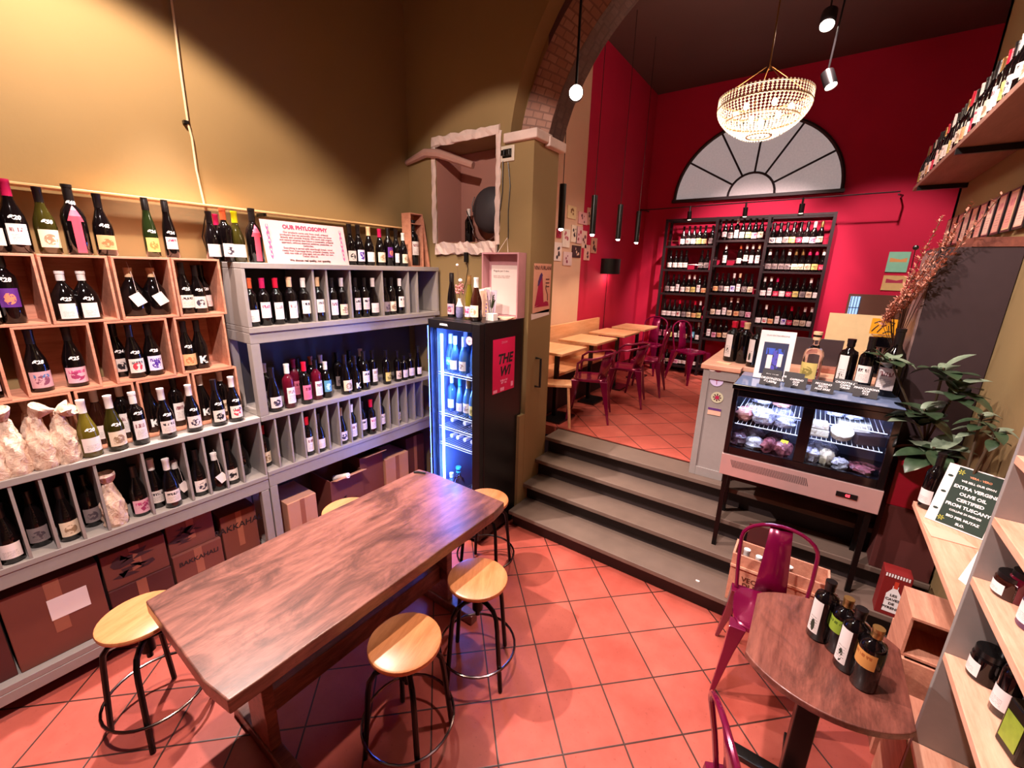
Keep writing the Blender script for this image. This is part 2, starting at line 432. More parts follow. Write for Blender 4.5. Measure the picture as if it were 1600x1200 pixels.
w.box(XL-.1, NX0, YW0, YW1, 0, ZC).box(NX0, NX1, YW0, YW1, 0, NZ0).box(NX0, NX1, YW0, YW1, NZ1, ZC)
w.box(NX1, ACX-R1, YW0, YW1, 0, ZC).box(NX0, NX1, YW1-.03, YW1, NZ0, NZ1)
w.box(ACX-R1, XJ, YW0, YW1, 0, 3.12).box(ACX-R1, ACX-R2, YM, YW1, 3.12, ZC)
mb, pts1 = arch_face(ACX-R1, R1, 3.0, YW0, YM)
w.add(mb.v, mb.f)
struct('wall_arch', w, OLIVE)
# inner brick ring
mb, pts2 = arch_face(ACX-R2, R2, AZ, YM, YW1)
ring = MB()
for (a, b), (c, d) in zip(pts2, pts2[1:]):
    if c-a < 1e-5 and False: continue
    o = len(ring.v)
    ang = math.atan2(b-AZ, a-ACX)
    ring.add([(a, YM-.001, b), (c, YM-.001, d), (c, YW1+.001, d), (a, YW1+.001, b)], [(0, 3, 2, 1)])
    k = len(ring.f)-1; i = ang*R2
    j = math.atan2(d-AZ, c-ACX)*R2; ring.uv[k] = [(0, i), (0, j), (.24, j), (.24, i)]
    # archivolt face
    ro = R2+.26
    e = (ACX+(a-ACX)*ro/R2, AZ+(b-AZ)*ro/R2); g = (ACX+(c-ACX)*ro/R2, AZ+(d-AZ)*ro/R2)
    if a < XR-.05:
        ring.add([(a, YM-.003, b), (c, YM-.003, d), (g[0], YM-.003, g[1]), (e[0], YM-.003, e[1])], [(0, 1, 2, 3)])
        ring.uv[len(ring.f)-1] = [(0, i), (0, j), (.26, j), (.26, i)]
w2 = MB(); w2.add(mb.v, mb.f)
struct('wall_arch_core', w2, CEIL)
struct('trim_arch_brick', ring, BRICK)
struct('trim_arch_capital', MB().box(-2.15, -1.85, YW0-.035, YM+.05, 3.12, 3.185).box(-1.9, -1.84, YM, YW1+.03, 3.1, 3.17), STONE, .008)
# stairs
def stair():
    t = thing('stairs', 'wide dark grey slate stairs of four steps up to the dining room', 'stairs', (0, 2.7, 0))
    ys = [2.668, 2.885, 3.073, 3.24]; zs = [.17, .34, .51, .68]
    for i, (y, z) in enumerate(zip(ys, zs)):
        y1 = ys[i+1]+.1 if i < 3 else 3.52
        m = MB().box(XJ, XR-.002, y-2.7, y1-2.7, z-.035, z)
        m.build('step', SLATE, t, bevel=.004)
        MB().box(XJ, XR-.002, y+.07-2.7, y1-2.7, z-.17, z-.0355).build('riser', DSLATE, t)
stair()
struct('wall_stair_side', MB().box(XJ-.06, XJ-.002, 2.8, YW0, 0, 1.0), OLIVE)

# ------------------------------------------------------------------ wine racks on the left wall
XF, XB = -2.87, XL+.005
def wine_rack_low():
    t = thing('wine_rack', 'grey painted wooden wine rack left of the rack joint, carrying the pine crates', 'rack', (XF, .2, 0), 0)
    o = lambda y: y-.2
    X0 = XB-XF
    y0, y1 = -1.0, 1.188
    MB().box(X0, 0, o(y0), o(y1), 1.18, 1.215).build('top_board', GREY, t, bevel=.003)
    MB().box(X0, 0, o(y0), o(y1), .765, .795).build('shelf_board', GREY, t, bevel=.003)
    MB().box(-.03, -.005, o(y0), o(y1), .69, .764).build('front_rail', GREY, t, bevel=.003)
    MB().box(X0, -.01, o(y0), o(y1), .15, .185).box(-.03, -.008, o(y0), o(y1), .09, .149).build('base_board', GREY, t, bevel=.003)
    MB().box(X0, X0+.012, o(y0), o(y1), .2, 1.17).build('back_panel', DGREY, t)  # dark grey stands in for the shade behind the cubbies
    for y in (y0, y1-.055):
        MB().box(-.045, -.004, o(y), o(y+.05), 0, .688).build('post', GREY, t, bevel=.003)
        MB().box(X0+.015, X0+.06, o(y), o(y+.05), 0, .688).build('post', GREY, t)
    for i in range(-12, 11):
        y = .09+.0955*i
        if i in (4, 6) or y < y0+.05: continue
        MB().box(X0+.015, -.006, o(y-.006), o(y+.006), .796, 1.179).build('divider', GREY, t)
    MB().box(X0+.015, -.004, o(y1-.012), o(y1), .796, 1.179).build('side_panel', GREY, t)
wine_rack_low()
def wine_rack_high():
    y0, y1 = 1.192, 2.80
    t = thing('wine_rack', 'tall grey painted wine rack in the corner beside the lit fridge', 'rack', (XF, 1.2, 0), 0)
    o = lambda y: y-1.2
    X0 = XB-XF
    MB().box(X0, .01, o(y0), o(y1+.05), 2.165, 2.2).build('top_board', GREY, t, bevel=.003)
    MB().box(X0, .01, o(y0), o(y1+.05), 1.77, 1.805).build('cubby_board', GREY, t, bevel=.003)
    MB().box(-.025, -.001, o(y0), o(y1), 1.70, 1.769).build('front_rail', GREY, t, bevel=.003)
    MB().box(X0, -.026, o(y0), o(y0+.02), 1.70, 1.769).build('side_rail', GREY, t, bevel=.003)
    MB().box(X0, .008, o(y0), o(y0+.022), 1.806, 2.164).build('side_panel', GREY, t, bevel=.003)
    MB().box(X0, .008, o(y1+.02), o(y1+.045), 1.806, 2.164).build('side_panel', GREY, t, bevel=.003)
    MB().box(X0, 0, o(y0), o(y1), 1.18, 1.215).build('middle_shelf', GREY, t, bevel=.003)
    MB().box(X0, 0, o(y0), o(y1), .785, .815).build('lower_shelf', GREY, t, bevel=.003)
    MB().box(-.03, -.004, o(y0), o(y1), .70, .784).build('front_rail', GREY, t, bevel=.003)
    MB().box(X0, X0+.012, o(y0+.03), o(y1), .2, 2.16).build('back_panel', DGREY, t)  # shade at the back of the rack put into this dark grey
    MB().box(-.055, -.002, o(y0), o(y0+.055), 1.216, 1.699).build('post', GREY, t, bevel=.003)
    MB().box(X0+.014, X0+.06, o(y0), o(y0+.05), 1.216, 1.699).build('post', GREY, t)
    for y in (y0, y1-.05):
        MB().box(-.045, -.004, o(y), o(y+.05), 0, .699).build('post', GREY, t, bevel=.003)
        MB().box(X0+.014, X0+.06, o(y), o(y+.05), 0, .699).build('post', GREY, t)
    for i in range(0, 16):
        y = 1.185+.0955*i
        if i in (9,) or i == 0: continue
        MB().box(X0+.014, -.006, o(y-.006), o(y+.006), .816, 1.179).build('divider', GREY, t)
    for y in (1.65, 1.75, 1.94, 2.23, 2.50, 2.60):
        MB().box(X0+.014, -.004, o(y-.007), o(y+.007), 1.806, 2.164).build('divider', GREY, t)
wine_rack_high()

XC = -2.98
CRATES = []
def crate(y0, y1, z0, z1, label):
    t = thing('wine_crate', label, 'crate', (XC, y0, z0), 0, 'pine wine crates stacked on the grey rack')
    X0 = XB+.002-XC; W, H, th = y1-y0-.002, z1-z0-.002, .011
    MB().box(X0, 0, 0, W, 0, th).build('bottom_board', CRATE, t, bevel=.001)
    MB().box(X0, 0, 0, W, H-th, H).build('top_board', CRATE, t, bevel=.001)
    MB().box(X0, 0, 0, th, th, H-th).build('side_board', CRATE, t, bevel=.001)
    MB().box(X0, 0, W-th, W, th, H-th).build('side_board', CRATE, t, bevel=.001)
    MB().box(X0, X0+.008, th, W-th, th, H-th).build('back_board', CRATE, t)
Z1, Z2, Z3, Z4 = 1.217, 1.553, 1.888, 2.216
R3 = [(-.42, -.13), (-.12, .13), (.14, .375), (.385, .62), (.63, .88), (.89, 1.135)]
R2_ = [(-.42, -.13), (-.10, .185), (.235, .5), (.555, .82), (.85, 1.11)]
R1_ = [(-.42, -.13), (-.12, .115), (.125, .372), (.378, .625), (.635, .885), (.89, 1.13)]
ordw = ['first', 'second', 'third', 'fourth', 'fifth', 'sixth', 'seventh', 'eighth', 'ninth', 'tenth', 'eleventh', 'twelfth', 'thirteenth', 'fourteenth',
        'fifteenth', 'sixteenth', 'seventeenth', 'eighteenth', 'nineteenth', 'twentieth', 'twenty-first', 'twenty-second', 'twenty-third', 'twenty-fourth', 'twenty-fifth', 'twenty-sixth', 'twenty-seventh', 'twenty-eighth', 'twenty-ninth', 'thirtieth', 'thirty-first', 'thirty-second', 'thirty-third', 'thirty-fourth']
for row, (L, z0, z1) in (('bottom', (R3, Z1, Z2)), ('middle', (R2_, Z2, Z3)), ('top', (R1_, Z3, Z4))):
    n = len(L)
    for i, (a, b) in enumerate(L):
        crate(a, b, z0, z1, f'open pine wine crate, {ordw[n-1-i]} from the right in the {row} crate row')

# ------------------------------------------------------------------ bottles
def glassy(name, col, rough=.07):
    t = NT(name); t.base(hx(col)); t.set(Roughness=rough); t.b.inputs['Specular IOR Level'].default_value = .4
    t.b.inputs['Coat Weight'].default_value = .15; t.b.inputs['Coat Roughness'].default_value = .04
    return t.m
G = {'dark': glassy('dark_bottle_glass', '#0c0708'), 'olive': glassy('olive_bottle_glass', '#2e280c'), 'green': glassy('green_bottle_glass', '#1c2610'),
     'rose': glassy('rose_wine_glass', '#5a0c20'), 'brown': glassy('brown_bottle_glass', '#2a100a'), 'yellow': glassy('yellow_wine_glass', '#5e5018'),
     'clear': glassmat('clear_bottle_glass', '#f4f8ff'), 'pale': glassy('pale_fridge_glass', '#3a5a78')}
PROF = {
 'bord': [(0, .004), (.030, .0), (.037, .006), (.037, .185), (.034, .203), (.022, .218), (.0155, .232), (.0145, .240), (.0145, .287), (.0165, .289), (.0165, .300), (.0, .300)],
 'burg': [(0, .004), (.034, .0), (.041, .006), (.041, .125), (.037, .155), (.026, .190), (.0175, .220), (.0150, .240), (.0145, .287), (.0165, .289), (.0165, .298), (.0, .298)],
 'cham': [(0, .004), (.036, .0), (.044, .006), (.044, .135), (.040, .165), (.028, .205), (.019, .240), (.0155, .265), (.0155, .300), (.018, .302), (.018, .315), (0, .315)],
 'magn': [(0, .004), (.041, .0), (.048, .008), (.048, .185), (.040, .215), (.024, .240), (.018, .26), (.017, .318), (.020, .320), (.020, .335), (0, .335)],
 'onion': [(0, .004), (.045, .0), (.052, .008), (.053, .09), (.047, .130), (.028, .165), (.016, .185), (.0145, .225), (.017, .227), (.017, .240), (0, .240)],
 'oil': [(0, .004), (.033, .0), (.038, .005), (.038, .165), (.034, .182), (.018, .192), (.0135, .20), (.0135, .225), (.016, .226), (.016, .24), (0, .24)],
 'flute': [(0, .004), (.032, 0), (.036, .006), (.036, .13), (.031, .18), (.021, .235), (.0155, .28), (.014, .32), (.016, .322), (.016, .332), (0, .332)],
 'spirit': [(0, .006), (.035, 0), (.043, .008), (.043, .15), (.036, .172), (.020, .186), (.0145, .20), (.0145, .235), (.018, .237), (.018, .25), (0, .25)],
}
CAPR = {'bord': (.0152, .238, .3015, .0172), 'burg': (.0156, .232, .2995, .0172), 'cham': (.0198, .225, .3165, .0192), 'magn': (.0182, .26, .3365, .0208), 'onion': (.0155, .195, .2415, .0178),
        'oil': (.0150, .205, .2415, .0168), 'flute': (.0172, .265, .3335, .0168), 'spirit': (.0165, .222, .262, .0188)}
CAPS = {'black': mat('black_capsule', '#120a0c', .35), 'white': mat('white_capsule', '#e8dcd8', .4), 'red': mat('red_capsule', '#c01030', .35), 'pink': mat('magenta_capsule', '#b81850', .35),
        'gold': mat('gold_capsule', '#a07848', .3, .7), 'yellow': mat('yellow_capsule', '#d8d010', .4), 'orange': mat('orange_wax_capsule', '#c05028', .4), 'cork': mat('pale_cork_cap', '#d8b088', .6),
        'purple': mat('purple_capsule', '#3c1858', .4), 'blue': mat('blue_capsule', '#3898c0', .4)}
# label styles: name -> (material, z0, z1, half angle in degrees, words)
LB = {
 'narrow': (labelmat('label_slanted', '#ecdad8', '#40282c'), .01, .085, 34, 'narrow white'),
 'white': (labelmat('label_white', '#ecdad8', '#40282c'), .03, .105, 58, 'white'),
 'tall': (labelmat('label_tall_white', '#eadcdc', '#40282c', header='#8a5058'), .035, .145, 46, 'tall white'),
 'cream': (labelmat('label_cream', '#e6cdb4', '#4a2c20', pic='#9a7a60'), .03, .11, 56, 'cream'),
 'head': (labelmat('label_headed', '#ead8d2', '#40282c', header='#2c2028'), .06, .15, 50, 'black-headed white'),
 'pinkhead': (labelmat('label_pink_head', '#ecd2d2', '#40282c', header='#c02058'), .05, .15, 50, 'pink-topped white'),
 'pink': (labelmat('label_pink', '#e07090', '#70102c', header='#70102c'), .035, .14, 50, 'pink'),
 'blue': (labelmat('label_blue', '#5898b8', '#183050', pic='#b8e0e8'), .055, .15, 52, 'pale blue'),
 'purple': (labelmat('label_purple', '#5c2080', '#180828', pic='#e88060'), .07, .15, 52, 'purple'),
 'pic': (labelmat('label_picture', '#e2cfcc', '#30202c', pic='#3c3044', lines=False), .03, .105, 56, 'picture'),
 'land': (labelmat('label_landscape', '#c898a0', '#30304c', header='#5070a0', pic='#804058', lines=False), .02, .10, 62, 'landscape'),
 'rose': (labelmat('label_rose_print', '#e0a8b8', '#8a2050', header='#c84880', pic='#a03060', lines=False), .02, .10, 62, 'rose-printed'),
 'flower': (labelmat('label_flower', '#e8d8d0', '#402828', pic='#c03848', header='#485058', lines=False), .03, .11, 52, 'flower-printed'),
 'violet': (labelmat('label_violet', '#e4d6f0', '#40208c', pic='#4a1c98', header='#4a1c98', lines=False), .03, .115, 50, 'violet-printed'),
 'peach': (labelmat('label_peach', '#e0a878', '#803820', pic='#c86c40'), .03, .10, 58, 'peach'),
 'face': (labelmat('label_face', '#e0cfc8', '#201018', pic='#181018', lines=False), .03, .105, 50, 'black portrait'),
 'dim': (labelmat('label_dim', '#8a7878', '#201018', pic='#504048'), .03, .11, 56, 'dull grey'),
 'red': (labelmat('label_red', '#c01840', '#500818', pic='#e87890'), .03, .10, 56, 'red'),
 'yellow': (labelmat('label_yellow', '#d8c070', '#503810', pic='#908040'), .03, .11, 56, 'yellow'),
 'green': (labelmat('label_green', '#8aa030', '#4a6010', header='#4a6010', lines=False), .095, .155, 70, 'green'),
 'orange': (labelmat('label_orange', '#c88848', '#a06030', header='#a05828', lines=False), .095, .155, 70, 'orange'),
 'oil': (labelmat('label_olive_oil', '#e4d6d2', '#303028', pic='#303428', pc=.22, pr=.035, ps=3), .03, .165, 30, 'long white'),
 'gange': (labelmat('label_script', '#e6d4ce', '#40282c', header='#2c2028', lines=True), .035, .11, 55, 'script-headed white'),
}
_me = {}
def bmesh_(key, fn):
    if key not in _me: _me[key] = fn()
    return _me[key]
BOT = []   # every bottle: (root, glass words, label words, place, group)
KMAT = WHITEINK
def bottle(kind, glass, label, cap, loc, face=0, where='', grp='', s=1, special=None, tiltx=0, words=None, noparts=False, price=None):
    """one bottle: the glass is the thing, its label and capsule are parts; face = direction the label looks"""
    me = bmesh_(('g', kind, glass), lambda: MB().lathe(PROF[kind], 18, cap=False).mesh('wine_bottle', G[glass], 50))
    o = bpy.data.objects.new('wine_bottle' if not words else words[0], me); COL.objects.link(o); o.location = loc; o.scale = (s, s, s)
    o.rotation_euler = (tiltx, 0, face+random.uniform(-.12, .12))
    o['category'] = 'bottle'
    pr = PROF[kind]; rb = max(r for r, z in pr)
    if not noparts and label:
        m, z0, z1, ha, lw = LB[label]
        if kind == 'onion': z1 = min(z1, .088)
        if kind in ('burg', 'cham', 'flute'): z1 = min(z1, .12)
        if kind == 'oil' and label not in ('green', 'orange', 'oil'): z1 = min(z1, .15)
        a = math.radians(ha)
        place('label', bmesh_(('l', kind, label), lambda: MB().patch(rb+.0009, z0, z1, -a, a, 10).mesh('label', m)), o, label=lw+' paper label')
    if cap and not noparts:
        r, z0, z1, r2 = CAPR[kind]
        place('capsule', bmesh_(('c', kind, cap), lambda: MB().lathe([(r+.0012, z0), (r+.0012, z1-.016), (r2+.0008, z1-.014), (r2+.0008, z1), (0, z1)], 12, cap=False).mesh('capsule', CAPS[cap])), o,
              label=cap+' capsule')
    if special == 'K':
        def mk():
            cu = bpy.data.curves.new('t', 'FONT'); cu.body = 'K'; cu.size = .062; cu.align_x = 'CENTER'; cu.align_y = 'CENTER'; cu.offset = .0025; cu.resolution_u = 2
            to = bpy.data.objects.new('t', cu); me = bpy.data.meshes.new_from_object(to); bpy.data.objects.remove(to)
            for v in me.vertices:
                a = v.co.x/rb; z = v.co.y+.055; v.co = Vector(((rb+.002)*math.cos(a), (rb+.002)*math.sin(a), z))
            me.materials.clear(); me.materials.append(WHITEINK); me.name = 'lettering'; return me
        place('lettering', bmesh_(('K', kind), mk), o, label='white letter K')
    if special == 'arrow':
        def mk():
            b = MB(); r = rb+.001
            b.patch(r, .01, .162, -.36, .36, 6)
            b.patch(r, .162, .186, -.66, .66, 8, r, -.48, .48)
            b.patch(r, .186, .2155, -.48, .48, 8, .0412, -.26, .26).patch(.0412, .2155, .236, -.26, .26, 6, .0285, -.03, .03)
            return b.mesh('printed_arrow', mat('pink_arrow_print', '#d84860', .5, var=.25, nscale=12))
        place('printed_arrow', bmesh_('arrow', mk), o, label='pink upward arrow print')
    if special == 'tag':
        b = bmesh_('tag', lambda: MB().box(.0555, .057, -.024, .024, -.03, .03, Matrix.Translation((0, .012, .085)) @ Matrix.Rotation(.5, 4, 'X')).tube([(.018, 0, .27), (.03, .01, .2), (.055, .012, .115)], .0008, 5).mesh('hang_tag', WHITEP))
        place('hang_tag', b, o, label='white paper hang tag on a string')
    if price:
        def mk():
            cu = bpy.data.curves.new('t', 'FONT'); cu.body = price; cu.size = .024; cu.align_x = 'CENTER'; cu.align_y = 'CENTER'; cu.offset = .0009; cu.resolution_u = 2; cu.shear = .15
            to = bpy.data.objects.new('t', cu); me = bpy.data.meshes.new_from_object(to); bpy.data.objects.remove(to); zc = .145 if kind in ('burg', 'cham', 'flute') else .187 if kind == 'magn' else .185 if kind == 'bord' else .105
            if kind == 'magn': zc = .25
            def rad(z):
                P = PROF[kind]
                for (r0, z0), (r1, z1) in zip(P[1:], P[2:]):
                    if z0 <= z <= z1: return r0+(r1-r0)*(z-z0)/max(1e-6, z1-z0)
                return rb
            for v in me.vertices:
                z = v.co.y+zc; r = rad(z)+.0012; a = v.co.x/max(r, .02); v.co = Vector((r*math.cos(a), r*math.sin(a), z))
            me.materials.clear(); me.materials.append(WHITEINK); me.name = 'price_mark'; return me
        place('price_mark', bmesh_(('pm', kind, price), mk), o, label='white handwritten price')
    if special == 'neckdisc':
        place('neck_emblem', bmesh_('nd', lambda: MB().ball((.0195, 0, .275), .009, 8).mesh('neck_emblem', WHITEP)), o, label='white neck emblem')
    gw = {'dark': 'dark', 'olive': 'olive green', 'green': 'green', 'rose': 'rose wine', 'brown': 'brown', 'yellow': 'yellow', 'clear': 'clear', 'pale': 'chilled'}[glass]
    lw = LB[label][4]+' label' if label and not noparts else None
    if special == 'K': lw = 'white letter K'
    if special == 'arrow': lw = 'pink arrow'
    if special == 'tag': lw = 'hanging tag'
    BOT.append((o, gw, lw, where, grp, words))
    return o
def row(items, x, z, where, grp, face=0, ax='x', cells=None, prices=None):
    """items: (px, py, kind, glass, label, cap[, special[, scale]]), standing on a board of known height and depth"""
    for it in items:
        px, py, kind, glass, label, cap = it[:6]
        sp = it[6] if len(it) > 6 else None; sc = it[7] if len(it) > 7 else 1
        xx = it[8] if len(it) > 8 else x
        p = at(px, py, ax, xx)
        if cells:
            rr = max(r for r, _ in PROF[kind])*sc+.016; c = min(cells, key=lambda c: max(c[0]-p.y, p.y-c[1], 0)); p.y = min(max(p.y, c[0]+rr), c[1]-rr)
        if ax == 'x': bottle(kind, glass, label, cap, (xx, p.y, z), face, where, grp, sc, sp, price=(prices[items.index(it) % len(prices)] if prices and sp not in ('K', 'tag') else None))
        else: bottle(kind, glass, label, cap, (p.x, xx, z), face, where, grp, sc, sp)
row([(-6, 392, 'burg', 'dark', 'white', 'black'), (33, 390, 'burg', 'dark', 'tall', 'pink', None, 1.06), (80, 391, 'burg', 'olive', 'cream', 'black'), (127, 395, 'magn', 'dark', None, 'black', 'arrow', .97), (169, 396, 'burg', 'dark', 'peach', 'black'),
     (241, 400, 'flute', 'green', 'yellow', 'black', None, .92), (271, 401, 'flute', 'dark', 'pinkhead', 'black', None, .92)], -3.06, 2.2165, 'above the pine crates', 'bottles on top of the pine crates', prices=['€20', '€20', '€50', '€60', '€42', '€24', '€24'])
row([(335, 400, 'burg', 'dark', 'white', 'black', None, .95, -3.02), (345, 400, 'burg', 'dark', 'white', 'pink', None, .95, -3.15), (357, 400, 'bord', 'dark', 'pic', 'orange', None, 1.02), (374, 400, 'burg', 'olive', 'white', 'yellow'), (401, 402, 'magn', 'dark', None, 'black', 'arrow', .97),
     ], -3.0, 2.2005, 'on the rack before the sign', 'bottles on top of the grey rack')
row([(549, 411, 'burg', 'dark', 'face', 'black'), (562, 410, 'burg', 'dark', 'violet', 'black'), (578, 411, 'burg', 'dark', 'white', 'cork', None, .98), (595, 411, 'burg', 'dark', 'cream', 'pink', None, .96),
     (608, 412, 'bord', 'dark', 'purple', 'black'), (620, 412, 'burg', 'dark', 'white', 'black'), (631, 412, 'burg', 'dark', 'cream', 'white', None, .9, -2.94)], -3.0, 2.2005, 'right of the sign', 'bottles on top of the grey rack')
# crates, top row
row([(-14, 500, 'bord', 'dark', 'white', 'black'), (24, 499, 'bord', 'dark', 'purple', 'black', None, 1.06), (94, 495, 'onion', 'dark', 'narrow', 'white', None, .98), (141, 495, 'onion', 'dark', 'narrow', 'white', None, .98), (213, 490, 'onion', 'dark', None, 'cork', 'tag', 1.06, -3.08), (256, 490, 'onion', 'dark', None, 'cork', 'tag', 1.06, -3.08),
     (289, 486, 'burg', 'dark', 'gange', 'black', None, .97), (314, 486, 'burg', 'dark', 'pic', 'black', None, .92), (333, 484, 'burg', 'dark', 'white', 'black', None, .92, -3.14)], -3.04, Z3+.013, 'in the top crate row', 'bottles in the crates', cells=R1_, prices=['€20', '€28', '€25', '€24'])
row([(-20, 600, 'burg', 'dark', 'white', 'black'), (62, 602, 'burg', 'dark', 'land', 'black', None, 1.0), (122, 596, 'burg', 'dark', 'rose', 'black', None, 1.0), (188, 583, 'burg', 'dark', 'face', 'black', None, .97, -3.13), (215, 583, 'burg', 'dark', 'flower', 'black', None, .97), (243, 579, 'burg', 'dark', 'violet', 'black', None, .97),
     (292, 571, 'burg', 'dark', 'peach', 'black', None, .97), (316, 567, 'burg', 'dark', None, 'black', 'K', .97)], -3.04, Z2+.013, 'in the middle crate row', 'bottles in the crates', cells=R2_, prices=['€20', '€28', '€25', '€24'])
row([(146, 711, 'burg', 'yellow', 'white', 'white'), (186, 701, 'burg', 'olive', 'cream', 'white', None, 1), (222, 692, 'bord', 'dark', 'tall', 'white', None, .98), (262, 671, 'burg', 'dark', 'gange', 'white', None, .97), (305, 670, 'burg', 'dark', 'pic', 'white', None, .95),
     (343, 660, 'burg', 'dark', 'face', 'black', None, .97), (369, 652, 'burg', 'dark', 'flower', 'white', None, .97)], -2.925, 1.2155, 'before the bottom crate row', 'bottles standing in front of the crates', prices=['€20', '€24', '€25'])
row([(163, 690, 'burg', 'brown', 'white', 'white'), (202, 675, 'bord', 'dark', 'tall', 'white'), (237, 662, 'burg', 'dark', None, 'black', 'K'), (281, 657, 'bord', 'dark', 'tall', 'black'), (322, 655, 'burg', 'dark', None, 'white', 'K', .96), (352, 648, 'bord', 'dark', 'cream', 'white', None, .96)], -3.06, Z1+.013, 'inside the bottom crate row', 'bottles in the crates', cells=R3)
# cubbies of the left rack
LCY = [(-.06, 'burg', 'white', -2.93), (.04, 'burg', 'white', -2.925), (.14, 'burg', 'dim', -3.0), (.24, 'burg', 'cream', -2.95), (.34, 'bord', 'dim', -3.02), (.53, 'burg', 'rose', -2.95), (.615, 'burg', 'gange', -2.98), (.67, 'burg', 'gange', -2.915),
       (.725, 'onion', 'tag', -2.99), (.82, 'burg', 'pic', -2.94), (.915, 'onion', 'tag', -2.94), (1.00, 'burg', 'face', -2.95), (1.10, 'burg', None, -3.02)]
for y, k, l, x in LCY:
    sp = 'tag' if l == 'tag' else None
    bottle(k, 'dark', None if sp else l, 'white' if l in ('gange', 'tag') else 'black', (x, y, .7955), 0, 'in the left rack cubbies', 'bottles in the left rack cubbies', 1, sp)
RCY = [(1.235, 'bord', 'cream', 'red', -2.99), (1.52, 'bord', 'tall', 'red', -2.93), (1.61, 'burg', 'white', 'black', -2.93), (1.80, 'burg', 'pic', 'gold', -2.93), (1.895, 'bord', 'tall', 'white', -2.93),
       (2.00, 'bord', 'head', 'black', -2.94), (2.075, 'bord', 'pinkhead', 'red', -2.92), (2.18, 'bord', 'head', 'black', -2.93), (2.37, 'burg', 'cream', 'black', -2.96), (2.46, 'bord', None, 'gold', -3.0)]
for y, k, l, c, x in RCY:
    bottle(k, 'dark', l, c, (x, y, .8155), 0, 'in the lower cubbies beside the fridge', 'bottles in the lower right cubbies')
# bottles on the middle shelf of the tall rack
row([(431, 637, 'burg', 'dark', 'pic', 'black', None, 1.02), (454, 632, 'bord', 'rose', 'tall', 'white', None, 1.04), (480, 628, 'bord', 'dark', 'pink', 'red', None, 1.02), (497, 621, 'bord', 'rose', 'tall', 'black', None, 1, -2.96), (512, 618, 'bord', 'dark', 'blue', 'white', None, .92, -2.95),
     (542, 612, 'burg', 'dark', 'cream', 'black', None, 1.05), (557, 609, 'burg', 'dark', None, 'black', 'K', .97), (571, 606, 'bord', 'dark', 'head', 'black', None, 1.05), (584, 600, 'bord', 'dark', 'tall', 'black', None, 1, -2.98), (605, 597, 'bord', 'dark', 'yellow', 'black', None, .97),
     (622, 594, 'bord', 'dark', 'cream', 'black', None, .9), (632, 591, 'oil', 'dark', 'white', 'black', None, .9), (642, 589, 'oil', 'dark', 'white', 'black', None, .95), (654, 584, 'flute', 'dark', 'white', 'black', None, .85)], -2.925, 1.2155, 'on the tall rack middle shelf', 'bottles on the middle shelf')
row([(419, 630, 'bord', 'dark', 'dim', 'white'), (464, 622, 'bord', 'rose', 'pink', 'pink'), (470, 619, 'bord', 'dark', 'dim', 'black'), (490, 615, 'bord', 'dark', 'dim', 'orange'), (505, 612, 'bord', 'dark', 'dim', 'white'), (530, 606, 'bord', 'dark', 'dim', 'black'), (549, 603, 'bord', 'dark', 'dim', 'black'), (566, 600, 'bord', 'dark', 'dim', 'white')],
    -3.1, 1.2155, 'behind on the tall rack middle shelf', 'bottles on the middle shelf')
row([(393, 511, 'bord', 'dark', 'white', 'orange'), (417, 509, 'bord', 'dark', 'pinkhead', 'pink'), (437, 507, 'bord', 'dark', 'tall', 'red'), (458, 505, 'bord', 'dark', 'tall', 'cork', None, 1.02), (479, 504, 'bord', 'dark', 'head', 'white'), (504, 502, 'bord', 'dark', 'head', 'cork', None, 1.02), (522, 501, 'bord', 'dark', 'tall', 'black'),
     (537, 500, 'bord', 'dark', 'cream', 'white'), (558, 498, 'bord', 'dark', 'head', 'black', None, 1), (571.5, 497.5, 'bord', 'dark', 'head', 'black', None, 1), (585, 497, 'burg', 'dark', 'white', 'white', None, 1.0), (603, 495, 'burg', 'dark', 'dim', 'black'), (613, 494, 'bord', 'dark', 'cream', 'black'), (626, 493, 'bord', 'dark', 'head', 'white', None, .98)],
    -2.93, 1.8055, 'in the upper cubbies', 'bottles in the upper cubbies', cells=[(1.20, 1.66), (1.64, 1.76), (1.74, 1.95), (1.93, 2.24), (2.22, 2.51)])
